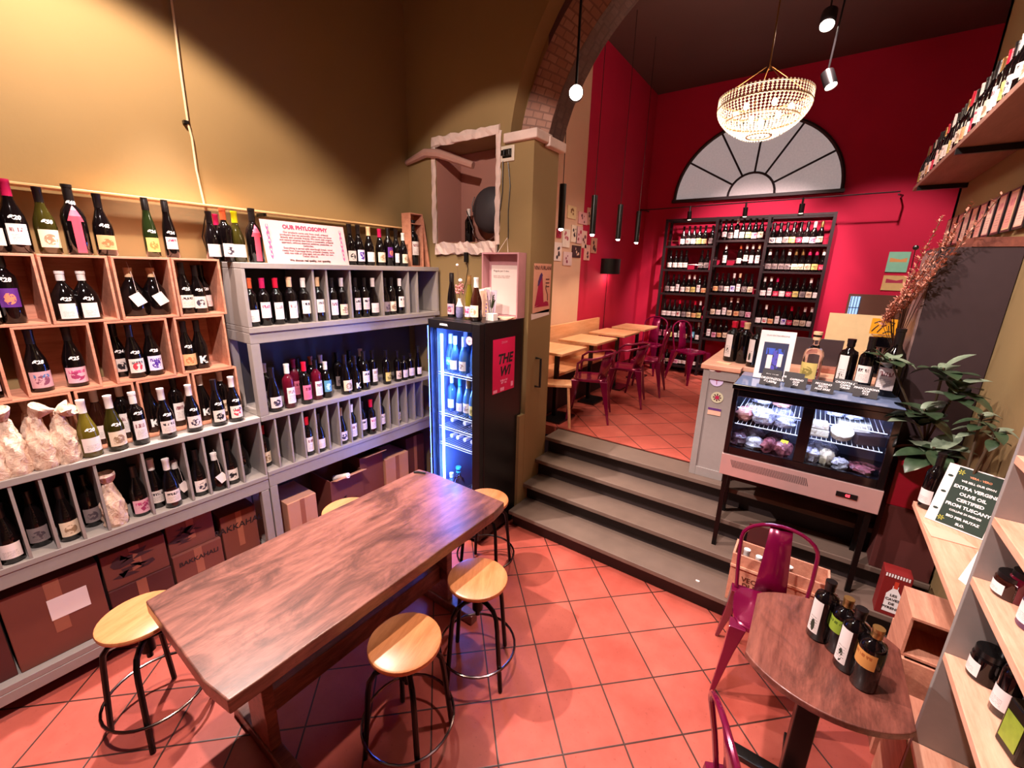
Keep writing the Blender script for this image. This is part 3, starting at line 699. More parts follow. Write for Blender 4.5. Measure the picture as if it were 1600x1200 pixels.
# paper wrapped bottles
PAPER = None
def papermat():
    t = NT('crumpled_paper'); v = t.coord(); n = t.noise(v, 22, 6, .7, 1.2)
    t.base(t.ramp(n, [(.35, hx('#c4947e')), (.52, hx('#e6c4ae'))])); t.set(Roughness=.75); t.bump(n, .9, .012); return t.m  # shade of the folds put into the colour, darker in the hollows
PAPER = papermat()
def wrapped(px, py, x, tall, lab, twist=0, seed=0, z=1.2155):
    p = at(px, py, 'x', x); random.seed(seed)
    if z > 1.22: p.y = {45: .055, 90: .225}[px]
    t = thing('paper_wrapped_bottle', lab, 'wrapped bottle', (x, p.y, z), random.uniform(-.5, .5), 'bottles wrapped in cream paper')
    n = 30; pr = [(0, 0), (.047, 0), (.051, .02), (.0505, .05), (.05, .08), (.0505, .105), (.049, .13), (.046, .148), (.043, .165), (.038, .18), (.033, .195), (.030, .21), (.027, .225), (.024, .25), (.022, .27), (.012, .285), (0, .29)]
    b = MB(); b.lathe([(r, q*tall/.3) for r, q in pr], n, cap=False)
    vs = []
    for (a, c, d) in b.v:
        r = math.hypot(a, c)
        if r > .005:
            an = math.atan2(c, a); k = 1+.09*math.sin(an*5+d*60+seed)+.07*math.sin(an*9-d*90+seed*2)+random.uniform(-.05, .05)
            if d < .01: k = 1
            a *= k; c *= k
        vs.append((a, c, d))
    b.v = vs; b.build('paper', PAPER, t)
    m = Matrix.Translation((0, 0, .27*tall/.3)) @ Matrix.Rotation(twist, 4, 'X')
    b = MB(); b.lathe([(.010, -.02), (.018, 0), (.034, .026), (.044, .05), (.040, .062), (.02, .045), (0, .02)], 11, m=m, cap=False)
    b.v = [(a*random.uniform(.8, 1.2), c*random.uniform(.8, 1.2), d) for a, c, d in b.v]
    b.build('twisted_paper_end', PAPER, t)
    random.seed(seed+50)
wrapped(0, 750, -2.925, .29, 'cream paper wrapped bottle cut off at the left photo edge', .2, 1)
wrapped(30, 738, -2.925, .29, 'cream paper wrapped bottle in front, second from left', .3, 2)
wrapped(74, 728, -2.925, .28, 'cream paper wrapped bottle in front, its twist folded over', -.6, 3)
wrapped(108, 718, -2.93, .28, 'cream paper wrapped bottle beside the yellow wine bottle', -1.2, 4)
wrapped(45, 710, -3.08, .255, 'cream paper wrapped bottle standing behind, twist flared upward', .1, 5, Z1+.013)
wrapped(90, 702, -3.08, .25, 'cream paper wrapped bottle standing behind near the crate board', -.4, 6, Z1+.013)
wrapped(183, 816, -2.935, .27, 'cream paper wrapped bottle alone in a left rack cubby', 0, 7, .7955)
random.seed(21)

# ------------------------------------------------------------------ shelf sign, rail, boxes under the racks
def sign_phyl():
    # leans slightly back on top of the grey rack
    y0 = at(418, 407, 'x', -2.885).y; y1 = at(545, 411, 'x', -2.885).y; yc = (y0+y1)/2; w = y1-y0; h = .268
    t = thing('paper_sign', 'pink OUR PHYLOSOPHY board leaning on top of the grey rack', 'sign', (-2.885, yc, 2.2005), 0)
    up = Vector((-.17, 0, 1)).normalized(); m = frame_matrix(up*(h/2), (0, 1, 0), up)
    sheet(w, h, m, .004).build('board', mat('pink_card', '#dca8a8', .6, var=.03), t)
    u = up
    def wr(s, size, v, mt=INK, b=0, x=0): lettering(s, size, mt, t, Vector((0, x, 0))+u*v, (0, 1, 0), u, .0052, bold=b)
    n = u.cross(Vector((0, 1, 0)))
    wr('OUR PHYLOSOPHY', .036, h*.865, REDINK, .0016)
    wr('Our products come only from small, artisanal\nproducers that we personally select, many we know\ndirectly and consider friends. We work with organic\nand natural wineries that follow a sustainable, artisanal\napproach, without chemical additives, pesticides, or\nherbicides.', .0172, h*.59, mat('body_ink', '#58242e', .6), .0004)
    wr('Everything is served with sourdough bread, cured\nmeats from free-range farms, artisanal cheeses, made\nwith raw milk or long aged, and we offer our own\nTuscan olive oil.', .0172, h*.275, mat('body_ink', '#58242e', .6), .0004)
    wr('We choose real quality, not quantity.', .0195, h*.075, INK, .0009)
    for sx in (-1, 1):
        b = MB(); m2 = frame_matrix((0, 0, 0), (0, 1, 0), u)
        for k in range(2):
            b.tube([m2 @ Vector((sx*(w*.44)+.010*math.sin(q*.5+k*PI)*(1-.3*abs(q-15)/15), h*.1+q*h*.8/30, .0055)) for q in range(31)], .0013, 5)
        for q in range(7):
            b.add([m2 @ Vector((sx*w*.44+.007*math.cos(a), h*(.15+.11*q)+.009*math.sin(a), .0058)) for a in [2*PI*i/5 for i in range(5)]], [(0, 1, 2, 3, 4)])
        b.build('vine_ornament', mat('rose_ink', '#d05080', .6), t)
sign_phyl()
# long rail on the wall and its cable
o = MB().box(XL+.015, XL+.115, -.6, 2.78, 2.525, 2.537).build('wall_rail', woodmat('pale_rail', '#c89868', '#ecc490', 'y', 1, .5), bevel=.002)
tag(o, 'long thin pale wooden rail running along the left wall above the racks', 'rail')
for y in (.2, 1.5, 2.6):
    MB().box(XL+.001, XL+.10, y, y+.02, 2.505, 2.5245).build('bracket', BLACK, o)
pts = [(262, -40), (272, 40), (283, 110), (293, 192), (299, 215), (308, 265), (318, 318), (328, 348)]
P = [at(a, b, 'x', XL+.02) for a, b in pts]
b = MB(); b.tube([p+Vector((0, .004*math.sin(i*2.2), 0)) for i, p in enumerate(P)], .006, 7)
o = b.build('hanging_cable', mat('twisted_pale_cable', '#d0b898', .5)); tag(o, 'twisted pale cable hanging down the left olive wall', 'cable')
b = MB(); q = P[3]; b.box(XL+.001, XL+.03, q.y-.02, q.y+.005, q.z-.008, q.z+.01).build('cable_hook', BLACK, o)
b = MB(); b.tube([at(a, c, 'x', XL+.025) for a, c in ((322, 330), (316, 370), (322, 388), (334, 398))]+[Vector((-3.16, at(338, 402, 'x', -3.1).y-.02, 2.206))], .0035, 6)
o = b.build('power_cable', BLACKP); tag(o, 'thin black cable looping down behind the bottles onto the rack', 'cable')
# wooden box with bottle at the end of the rack
def bottle_box():
    y0, y1 = 2.655, 2.80
    t = thing('bottle_box', 'open upright wooden bottle box with a big bottle, at the rack corner', 'box', (-3.0, y0, 2.2005), 0)
    h = .45; w = y1-y0
    MB().box(-.11, 0, 0, .008, 0, h).box(-.11, 0, w-.008, w, 0, h).box(-.11, 0, .008, w-.008, 0, .01).box(-.11, 0, .008, w-.008, h-.01, h).build('frame', CRATE, t)
    MB().box(-.112, -.106, .008, w-.008, .01, h-.01).box(-.10, -.01, .008, w-.008, .36, .366).build('back_board', CRATE, t)
    bottle('bord', 'dark', None, 'black', (-3.052, (y0+y1)/2, 2.211), 0, 'inside the upright wooden box', 'bottles on top of the grey rack', 1.28)
    o = BOT[-1][0]
    m = MB().patch(.0382, .07, .16, -.9, .9, 10).mesh('label', LB['tall'][0]); place('label', m, o, label='large white paper label')
    b = MB().box(-.16, -.02, 0, .008, 0, .42, Matrix.Rotation(.16, 4, 'X')).build('leaning_board', CRATE, None, (-2.98, 2.872-.0, 2.2005))
    b.location = (-2.97, 2.86, 2.2015)
    tag(b, 'thin wooden lid leaning against the corner wall beside the bottle box', 'lid')
bottle_box()
def carton(name, x0, x1, y0, y1, z0, z1, m, label, text=None, open_=False, patch=None, grp='cartons under the racks', face='x'):
    t = thing(name, label, 'box', (x1, y0, z0), 0, grp)
    X0 = x0-x1; W = y1-y0; H = z1-z0
    if open_:
        MB().box(X0, 0, 0, .006, 0, H).box(X0, 0, W-.006, W, 0, H).box(X0, X0+.006, .006, W-.006, 0, H).box(-.006, 0, .006, W-.006, 0, H).box(X0, 0, 0, W, 0, .006).build('carton_body', m, t)
        for k, s in ((-.2, 1),):
            MB().box(0, .08, .01, W-.01, -.002, .002, Matrix.Translation((0, 0, H)) @ Matrix.Rotation(-.35, 4, 'Y')).build('flap', CARDL, t)
    else:
        MB().box(X0, 0, 0, W, 0, H).build('carton_body', m, t, bevel=.004)
        MB().box(-.0, .001, W*.42, W*.58, H*.3, H).build('tape', mat('packing_tape', '#9a5c48', .3), t)
    if text: lettering(text, H*.16, INK, t, (0, W/2, H*.72), (0, 1, 0), (0, 0, 1), .0018, shear=.1, name='lettering', bold=.001)
    if patch == 'white': sheet(W*.42, H*.28, frame_matrix((.001, W*.62, H*.62), (0, 1, 0), (0, 0, 1)), .001).build('paper_label', WHITEP, t, label='white address label')
    if patch == 'art':
        b = MB(); m4 = frame_matrix((.0015, W*.45, H*.5), (0, 1, 0), (0, 0, 1))
        random.seed(int(y0*100))
        for i in range(7): fan2(b, [(p*.9+random.uniform(-.05, .05), q+random.uniform(-.01, .01)) for p, q in circ(random.uniform(-.05, .05), random.uniform(-.05, .06), random.uniform(.015, .035), 7)], m4, 0)
        b.build('printed_artwork', mat('box_print', '#3c1c20', .7), t)
XO = XB+.02
carton('cardboard_box', XO, -2.93, -.40, -.06, .186, .60, CARDD, 'dark red carton cut off at the left photo edge under the rack')
carton('cardboard_box', XO, -2.925, -.05, .30, .186, .62, CARD, 'red-brown carton with white address label under the left rack', patch='white')
carton('cardboard_box', XO, -2.94, .315, .60, .186, .40, CARDD, 'lower carton hidden behind the left stool, under the rack')
carton('cardboard_box', XO, -2.95, .315, .60, .401, .62, CARD, 'printed carton stacked upper, above the left stool', patch='art')
carton('cardboard_box', XO, -2.95, .615, .88, .186, .44, CARD, 'carton lettered BAKKAHALI under the left rack, behind the table', 'BAKKAHALI')
carton('cardboard_box', XO, -2.97, .615, .86, .441, .66, CARD, 'printed carton on top of the BAKKAHALI carton', patch='art')
carton('cardboard_box', XO, -2.98, .90, 1.12, .186, .56, CARD, 'lettered carton nearest the rack joint post', 'BAKKAHALI')
carton('cardboard_box', XO, -2.90, 1.30, 1.52, .0, .50, CARDL, 'light taped carton right of the rack joint post', None, patch=None)
carton('cardboard_box', XO, -2.93, 1.66, 1.96, .0, .52, CARD, 'open carton with dark artwork and a white tube in it', None, True, 'art')
carton('cardboard_box', XO, -2.97, 1.965, 2.20, .0, .60, CARD, 'taller open carton behind the table, flap turned out', None, True)
carton('cardboard_box', XO, -2.95, 2.215, 2.48, .0, .50, CARDL, 'pale carton standing under the tall rack beside the open one')
carton('cardboard_box', XO, -3.0, 2.50, 2.73, .0, .60, CARDD, 'dark carton at the corner end below the tall rack')
o = MB().tube([(-3.0, 1.74, .50), (-2.86, 1.78, .555)], .022, 12).build('paper_tube', WHITEP); tag(o, 'white paper tube sticking out of the open carton', 'tube')

# ------------------------------------------------------------------ big table and stools
def big_table():
    x0, x1, y0, y1, z = -2.13, -1.36, .325, 1.90, .80
    t = thing('dining_table', 'long dark walnut slab table with worn grain in the middle of the room', 'table', ((x0+x1)/2, (y0+y1)/2, 0))
    hx_, hy = (x1-x0)/2, (y1-y0)/2
    pts = []
    random.seed(3)
    def side(a, b, n):
        for i in range(n): f = i/n; pts.append((a[0]+(b[0]-a[0])*f, a[1]+(b[1]-a[1])*f))
    r = .02
    side((-hx_+r, -hy), (hx_-r, -hy), 6); side((hx_, -hy+r), (hx_, hy-r), 14); side((hx_-r, hy), (-hx_+r, hy), 6); side((-hx_, hy-r), (-hx_, -hy+r), 14)
    pts2 = [(a+(random.uniform(-.0018, .0018)), b) for a, b in pts]
    MB().prism(pts2, .738, .80).build('tabletop', OAKTOP, t, bevel=.006, seg=3)
    for y in (-.55, .58):
        MB().box(-.30, .30, y-.03, y+.03, .0, .07).box(-.09, .09, y-.025, y+.025, .07, .66).box(-.28, .28, y-.03, y+.03, .66, .737).build('trestle_leg', OAKTOP, t, bevel=.006)
    MB().box(-.03, .03, -.52, .55, .20, .32).build('stretcher', OAKTOP, t, bevel=.005)
    p = at(655, 740, 'z', .8)
    b = MB(); m = Matrix.Rotation(.5, 4, 'Z'); b.tube([m @ Vector(q) for q in ((-.04, 0, .008), (-.01, .006, .009), (.045, 0, .008))], [.006, .008, .006], 8)
    o = b.build('corkscrew_handle', BLACKP, None, (p.x, p.y, .7995)); o.name = 'corkscrew'
    b = MB().tube([m @ Vector(q) for q in ((-.02, .012, .008), (.03, .012, .008))], .0025, 6); b.build('metal_lever', CHROME, o)
    tag(o, 'small black waiter corkscrew lying at the far table end', 'corkscrew')
big_table()
IRON = mat('black_iron_tube', '#120e0f', .3, .6, .1)
def stool(loc, rz, label):
    t = thing('bar_stool', label, 'stool', loc, rz, 'round maple stools around the big table')
    MB().lathe([(0, .572), (.150, .572), (.159, .580), (.162, .59), (.159, .600), (.150, .605), (.0, .603)], 36, cap=False).build('seat', MAPLE, t)
    MB().cyl((0, 0, .36), (0, 0, .571), .013, 12).lathe([(.0, .565), (.07, .565), (.07, .572), (0, .572)], 16, cap=False).build('screw_column', IRON, t)
    MB().lathe([(.0, .40), (.03, .40), (.03, .50), (0, .50)], 14, cap=False).build('hub', IRON, t)
    for k in range(4):
        a = PI/4+k*PI/2; c, s = math.cos(a), math.sin(a)
        MB().tube([(c*.02, s*.02, .475), (c*.09, s*.09, .485), (c*.135, s*.135, .475), (c*.160, s*.160, .44), (c*.170, s*.170, .38), (c*.205, s*.205, .008)], .0125, 8).build('leg', IRON, t)
    MB().tube([(.21*math.cos(2*PI*i/32), .21*math.sin(2*PI*i/32), .16) for i in range(32)], .007, 8, closed=True).build('foot_ring', mat('dark_chrome', '#6a5c5c', .2, 1, .05), t)
    return t
s0 = stool((-2.325, .33, 0), .3, 'round maple stool at the near left end of the walnut table')
for (x, y, r, l) in ((-1.235, 1.475, .55, 'round maple stool half shaded at the right side, nearer the stairs'), (-1.235, .975, .25, 'round maple stool in the bottom foreground, right of the table'),
                     (-2.36, 1.44, .1, 'maple stool mostly hidden behind the table by the light carton'), (-1.70, 2.12, .3, 'maple stool at the far table end before the black fridge')):
    dup(s0, (x, y, 0), r, l)

# ------------------------------------------------------------------ glass door fridge
FX0, FX1, FY0, FY1, FZ = -2.445, -1.92, 2.33, 2.86, 1.82
FIN = mat('fridge_lining', '#707890', .4, var=.02)
def fridge():
    t = thing('drinks_fridge', 'tall black glass door drinks fridge glowing blue beside the stairs', 'fridge', (FX0, FY0, 0))
    w, d, h = FX1-FX0, FY1-FY0-.004, FZ
    BF = mat('fridge_black', '#0a0608', .35, 0, .2)
    b = MB(); b.box(0, .02, .03, d, .05, h).box(w-.02, w, .03, d, .05, h).box(.02, w-.02, d-.03, d, .05, h).box(.02, w-.02, .03, d-.03, h-.06, h).box(.02, w-.02, .03, d-.03, .05, .16).box(.03, w-.03, .05, d-.02, 0, .05)
    b.build('cabinet', BF, t, bevel=.004)
    b = MB(); b.box(.021, .026, .045, d-.035, .165, h-.065).box(w-.026, w-.021, .045, d-.035, .165, h-.065).box(.026, w-.026, d-.04, d-.031, .165, h-.065)
    b.build('lining', FIN, t)
    b = MB(); b.box(0, .022, -.025, .025, .05, h-.005).box(w-.075, w, -.025, .025, .05, h-.005).box(.022, w-.075, -.025, .025, h-.07, h-.005).box(.022, w-.075, -.025, .025, .05, .14)
    dr = b.build('door', BF, t, bevel=.003)
    MB().box(.022, w-.075, -.004, .0, .14, h-.07).build('door_glass', panemat('door_pane'), dr)
    lettering('BODEGA', .02, WHITEINK, dr, (.17, -.026, h-.037), (1, 0, 0), (0, 0, 1), .001, bold=.001)
    b = MB(); m = frame_matrix((w-.115, -.006, h-.135), (1, 0, 0), (0, 0, 1)); fan2(b, circ(0, 0, .032, 24), m, .001); st = b.build('round_sticker', mat('sticker_pink', '#d8b0c0', .5), dr)
    b = MB(); b.tube([m @ Vector((.010*math.cos(a)*(1-a/9), .010*math.sin(a)*(1-a/9)-.004, .0025)) for a in [q*.5 for q in range(13)]], .0012, 4); b.build('sticker_swirl', REDINK, st)
    for z in (1.385, 1.04, .92, .775, .20):
        b = MB(); X0, X1, Y0, Y1 = .028, w-.028, .05, d-.045
        b.tube([(X0, Y0, z), (X1, Y0, z)], .004, 6).tube([(X0, Y0+.0, z-.018), (X1, Y0, z-.018)], .003, 6).tube([(X0, Y1, z), (X1, Y1, z)], .003, 6)
        for i in range(17):
            x = X0+.01+(X1-X0-.02)*i/16; b.tube([(x, Y0, z), (x, Y1, z)], .0015, 4)
        b.build('wire_shelf', mat('white_wire', '#e8ecf0', .3), t)
    LED = emat('cold_led', (.10, .20, 1.0), 55)
    MB().box(.078, .100, .030, .036, .26, h-.12).build('led_strip', LED, t)
    MB().box(.1, w-.1, .06, .07, h-.075, h-.069).build('led_strip', LED, t)
    MB().box(-.006, -.001, -.024, -.012, .32, h-.06).build('edge_light', emat('edge_led', (.03, .09, 1.0), 38), t, label='glowing blue edge')
    # poster on the side
    m = frame_matrix((w+.0005, .27, 1.475), (0, 1, 0), (0, 0, 1))
    p = sheet(.285, .425, m, .001).build('poster', mat('magenta_poster', '#d0104c', .5, var=.06), t, label='magenta paper poster')
    lettering('THE\nWI', .105, INK, p, m @ Vector((0.01, .0, .001)), (0, 1, 0), (0, 0, 1), .0012, shear=.25, bold=.004)
    lettering('ZOOM', .024, mat('pale_pink_ink', '#f090b0', .5), p, m @ Vector((0, .18, .001)), (0, 1, 0), (0, 0, 1), .0012)
    lettering('la fiera dei\n40% vini', .022, mat('pale_pink_ink', '#f090b0', .5), p, m @ Vector((0, -.13, .001)), (0, 1, 0), (0, 0, 1), .0012, bold=.0012)
    b = MB()
    for x, y, a, c in ((-.11, -.195, .05, .012), (-.02, -.19, .05, .014), (.11, -.17, .03, .02)): b.add([m @ Vector(q) for q in ((x-a/2, y-c, .0022), (x+a/2, y-c, .0022), (x+a/2, y+c, .0022), (x-a/2, y+c, .0022))], [(0, 1, 2, 3)])
    b.build('printed_logos', mat('pale_pink_ink', '#f090b0', .5), p)
fridge()
point('fridge_led_light', (FX0+.20, FY0+.055, 1.62), 5, (.12, .26, 1), .03)
point('fridge_led_light', (FX0+.20, FY0+.055, 1.24), 5, (.12, .26, 1), .03)
point('fridge_led_light', (FX0+.20, FY0+.055, .60), 6, (.12, .26, 1), .03)
for zz, L, z, nm in (((1.3855), [(.085, .14, 'cham', 'blue', 'white', .95), (.16, .11, 'burg', 'white', 'white', .98), (.245, .12, 'cham', 'cream', 'white', .93), (.33, .14, 'flute', None, 'white', .88), (.40, .11, 'burg', 'white', 'purple', .98), (.10, .30, 'cham', None, 'white', .95), (.2, .3, 'flute', 'white', 'black', .9), (.3, .31, 'cham', 'white', 'white', .95), (.41, .3, 'cham', None, 'white', .95)], 1.387, 'on the fridge top shelf'),
                     (0, [(.09, .14, 'bord', 'white', 'white', 1), (.15, .28, 'bord', 'white', 'white', 1), (.20, .12, 'flute', 'white', 'blue', .9), (.28, .13, 'cham', 'cream', 'gold', .98), (.36, .11, 'cham', 'yellow', 'gold', .98), (.43, .13, 'cham', 'white', 'gold', .98), (.25, .3, 'bord', 'white', 'pink', 1), (.35, .3, 'bord', 'white', 'purple', 1)], 1.042, 'on the fridge second shelf')):
    for x, y, k, l, c, s in L:
        bottle(k, 'pale', l, c, (FX0+x, FY0+y, z+.0015), -PI/2, nm, 'bottles chilling in the fridge', s)
for i, (x, z) in enumerate(((.10, .922), (.24, .922), (.33, .922), (.09, .777), (.16, .777), (.24, .777), (.32, .777), (.40, .777))):
    o = bottle('bord', 'pale', 'white', 'white', (FX0+x, FY0+.42, z+.039), 0, 'lying in the fridge'+(' upper wire tier' if z > .9 else ' lower wire tier'), 'bottles lying in the fridge', .98)
    o.rotation_euler = (PI/2, 0, 0)
CANS = [('#d8486a', 'red'), ('#a8c830', 'green'), ('#7848a0', 'purple'), ('#c8d4e0', 'silver'), ('#e0e4ea', 'white')]
def can(x, y, z, ci, label, h=.09, r=.027):
    me = bmesh_(('can', ci, h), lambda: MB().lathe([(0, .001), (r*.85, 0), (r, .008), (r, h-.012), (r*.82, h), (r*.78, h-.003), (0, h-.003)], 16, cap=False).mesh('drink_can', mat('can_'+CANS[ci][1], CANS[ci][0], .3, .4, .15, 60)))
    o = place('drink_can', me, None, (x, y, z)); lid = place('can_lid', bmesh_(('lid', h), lambda: MB().lathe([(0, h-.0025), (r*.77, h-.0025), (r*.8, h+.001), (r*.74, h+.001), (r*.7, h-.001), (0, h-.001)], 14, cap=False).mesh('can_lid', CHROME)), o)
    tag(o, label, 'drink', 'cans and glasses at the fridge bottom')
n = 0
for j, y in enumerate((.10, .165, .23, .30)):
    for i, x in enumerate((.20, .262, .324, .386, .445)):
        can(FX0+x, FY0+y, .2055, [1, 4, 2, 3, 4][(i+j*2) % 5] if j else [0, 1, 2, 3, 4][i], f'{CANS[[1,4,2,3,4][(i+j*2)%5] if j else i][1]} drink can, {["front", "second", "third", "back"][j]} row, {ordw[i]} from left at the fridge bottom', .11 if j % 2 else .09)
bottle('oil', 'pale', 'blue', 'white', (FX0+.09, FY0+.12, .2055), -PI/2, 'at the fridge bottom left', 'bottles chilling in the fridge', 1.1)
bottle('spirit', 'clear', None, 'blue', (FX0+.145, FY0+.15, .2055), -PI/2, 'at the fridge bottom left', 'bottles chilling in the fridge', 1.25)

# things on the fridge
def on_fridge(px, py): p = at(px, py, 'z', FZ); return p
bottle('flute', 'dark', 'land', 'black', (-2.39, 2.52, FZ+.0005), -PI/2, '', 'bottles on the fridge', 1.02, words=('wine_bottle', 'slim dark bottle with picture label at the left fridge top edge'))
bottle('flute', 'yellow', 'rose', 'gold', (-2.17, 2.48, FZ+.0005), -PI/2, '', 'bottles on the fridge', .98, words=('wine_bottle', 'yellow glass bottle with magenta label on the fridge'))
bottle('burg', 'brown', 'cream', 'white', (-2.06, 2.43, FZ+.0005), -PI/2, '', 'bottles on the fridge', 1.05, words=('wine_bottle', 'brown bottle with round cream label at the fridge front corner'))
def vase():
    t = thing('flower_vase', 'small patterned vase with dried flowers standing on the fridge', 'vase', (-2.29, 2.50, FZ+.0005))
    MB().lathe([(0, .002), (.024, 0), (.028, .01), (.030, .05), (.026, .09), (.014, .125), (.011, .14), (.013, .15), (0, .148)], 18, cap=False).build('vase_body', mat('blue_white_vase', '#6a6488', .35, var=.6, nscale=90), t)
    MB().lathe([(.0302, .088), (.0262, .09), (.0142, .125), (.0122, .14), (.0142, .15)], 18, cap=False).build('white_glaze_neck', WHITEP, t)
    for i, (x, y, z, r, m) in enumerate(((-.04, .02, .40, .011, WHITEP), (.01, .0, .285, .016, WHITEP))):
        b = MB().tube([(0, 0, .14), (x*.4, y*.4, .14+(z-.14)*.5), (x, y, z)], .0012, 5); s = b.build('stem', mat('dry_stem', '#5a3c2c', .7), t)
        MB().ball((x, y, z), r, 10).build('seed_head', m, s)
    random.seed(5); b = MB()
    for i in range(46):
        a, r = random.uniform(0, 2*PI), random.uniform(0, .034); z = random.uniform(.19, .26)
        b.ball((r*math.cos(a), r*math.sin(a), z), random.uniform(.004, .009), 6)
    b.build('pink_blossom', mat('dusty_pink_blossom', '#c07878', .8), t)
vase()
def box_frame():
    x0, x1 = -2.29, -1.925; y = 2.845; z0, z1 = FZ+.001, 2.325
    t = thing('shadow_box', 'pale pink shallow box frame with a printed page, hung over the fridge', 'frame', (x0, y, z0))
    w, h, d = x1-x0, z1-z0, .075; PK = mat('pale_pink_wood', '#c08890', .5)
    MB().box(0, .012, -d, .03, 0, h).box(w-.012, w, -d, .03, 0, h).box(.012, w-.012, -d, .03, 0, .012).box(.012, w-.012, -d, .03, h-.012, h).box(.012, w-.012, .012, .02, .012, h-.012).build('frame', PK, t)
    m = frame_matrix((w/2+.005, .008, h*.42), (1, 0, 0), (0, 0, 1))
    p = sheet(w*.82, h*.78, m, .002).build('printed_page', WHITEP, t)
    lettering('Regole per il vino', .022, INK, p, (w*.17, .0058, h*.72), (1, 0, 0), (0, 0, 1), .001, 'LEFT')
    lettering('bianco, rosso, rosato e bollicine\nsempre naturali, sempre buoni', .013, mat('grey_ink', '#7a4850', .6), p, (w*.17, .0058, h*.63), (1, 0, 0), (0, 0, 1), .001, 'LEFT')
    b = MB().tube([(w*.36, -.035, h), (w*.5, .02, h+.115), (w*.64, -.035, h)], .002, 5); b.build('hanging_string', WHITEP, t)
box_frame()
def paper_pile():
    t = thing('brochure_stack', 'untidy pile of pale brochures and printed bags on the fridge', 'papers', (-2.14, 2.68, FZ+.001))
    random.seed(9)
    for i in range(6):
        m = Matrix.Translation((random.uniform(-.05, .03), random.uniform(-.02, .04), .09+.02*random.random())) @ Matrix.Rotation(random.uniform(-.5, .5), 4, 'Z') @ Matrix.Rotation(random.uniform(-.22, .22), 4, 'Y') @ Matrix.Rotation(random.uniform(-.12, .12), 4, 'X')
        MB().box(-.045, .045, -.002-i*.0035, .0-i*.0035, -.09, .11+.03*random.random(), m).build('brochure', [WHITEP, mat('peach_paper', '#e0b098', .6), mat('lilac_paper', '#c8b0c0', .6)][i % 3], t)
    b = MB()
    for k in range(6): fan2(b, circ(0, .05-.028*k, .007, 10), frame_matrix((.012, -.045, .115), (1, 0, -.05), (0, .1, 1)), 0)
    b.build('printed_dots', mat('purple_ink', '#583070', .6), t)
paper_pile()
b = MB().box(-.035, .035, -.03, .03, 0, .055); o = b.build('small_box', WHITEP, None, (-1.99, 2.53, FZ+.0005), bevel=.002); tag(o, 'small white cardboard box at the right front of the fridge top', 'box')
b = MB()
for i in range(5): b.box(-.07, .07, -.05, .05, .001+.003*i, .003+.003*i, Matrix.Rotation(.12*i-.2, 4, 'Z'))
o = b.build('card_stack', mat('peach_paper', '#e0b098', .6), None, (-1.99, 2.70, FZ)); tag(o, 'fanned stack of peach paper cards on the fridge corner', 'papers')
b = MB(); b.lathe([(0, .001), (.016, 0), (.018, .05), (.014, .052), (0, .05)], 12, cap=False); o = b.build('bud_vase', glassmat('clear_bottle_glass', '#f4f8ff'), None, (-2.05, 2.585, FZ)); tag(o, 'tiny glass with thin green twigs on the fridge', 'vase')
b = MB(); random.seed(4)
for i in range(7):
    a = random.uniform(0, 6.28); r = random.uniform(.02, .06); h = random.uniform(.12, .21); P0 = [(0, 0, .01), (r*.4*math.cos(a), r*.4*math.sin(a), h*.6), (r*math.cos(a), r*math.sin(a), h)]
    b.tube(P0, .001, 4)
    for k in range(5):
        f = .5+.1*k; q = Vector(P0[1]).lerp(Vector(P0[2]), k/5); b.add([q, q+Vector((.012, .004, .008)), q+Vector((.016, -.003, .016)), q+Vector((.004, -.004, .010))], [(0, 1, 2, 3)])
b.build('twigs', mat('twig_green', '#4a5a38', .7), o)

# ------------------------------------------------------------------ niche in the arch wall
def rough_strip(mb, p0, p1, wdt, dep, n, seed, nrm=(0, -1, 0)):
    """chipped stone edging: a jagged bar"""
    random.seed(seed); P0, P1 = Vector(p0), Vector(p1); d = (P1-P0).normalized(); N = Vector(nrm); S = d.cross(N).normalized(); vs = []
    for i in range(n+1):
        c = P0.lerp(P1, i/n)
        for a, bb in ((-1, 0), (-1, 1), (0, 1.25), (1, 1), (1, 0)):
            vs.append(c+S*(a*wdt*random.uniform(.65, 1.15)/2)+N*(bb*dep*random.uniform(.5, 1.1)))
    fs = []
    for i in range(n):
        for k in range(4): fs.append((i*5+k, i*5+k+1, i*5+6+k, i*5+5+k))
    fs += [tuple(range(5)), tuple(reversed(range(n*5, n*5+5)))]
    mb.add(vs, fs)
b = MB(); Y = YW0-.001
rough_strip(b, (NX0-.03, Y, NZ1+.03), (NX1+.03, Y, NZ1+.03), .075, .02, 16, 1)
rough_strip(b, (NX1+.02, Y, NZ0-.02), (NX1+.02, Y, NZ1+.02), .05, .016, 20, 2)
rough_strip(b, (NX0-.02, Y, NZ0-.0), (NX0-.02, Y, NZ1+.02), .05, .012, 16, 3)
rough_strip(b, (NX0-.0, Y, NZ0-.045), (NX1+.02, Y, NZ0-.045), .10, .03, 18, 4)
struct('trim_niche', b, STONE)
NICHE = wallmat('niche_plaster', '#a87468')
struct('trim_niche_lining', MB().box(NX0+.001, NX0+.006, YW0+.01, YW1-.035, NZ0+.002, NZ1-.002).box(NX0+.001, NX1-.001, YW1-.04, YW1-.031, NZ0+.002, NZ1-.002)
       .box(NX1-.006, NX1-.001, YW0+.01, YW1-.035, NZ0+.002, NZ1-.002).box(NX0+.006, NX1-.006, YW0+.005, YW1-.04, NZ0+.001, NZ0+.006), NICHE)
b = MB(); b.tube([(-3.24, 2.85, 3.10), (-2.98, 2.84, 3.15), (-2.84, 2.86, 3.13), (-2.52, 2.93, 3.02)], [.022, .036, .036, .028], 8); o = b.build('wooden_beam', wallmat('old_pink_beam', '#b08478', scale=7, var=.3))
tag(o, 'old rounded wooden beam stub poking across the wall niche', 'beam')
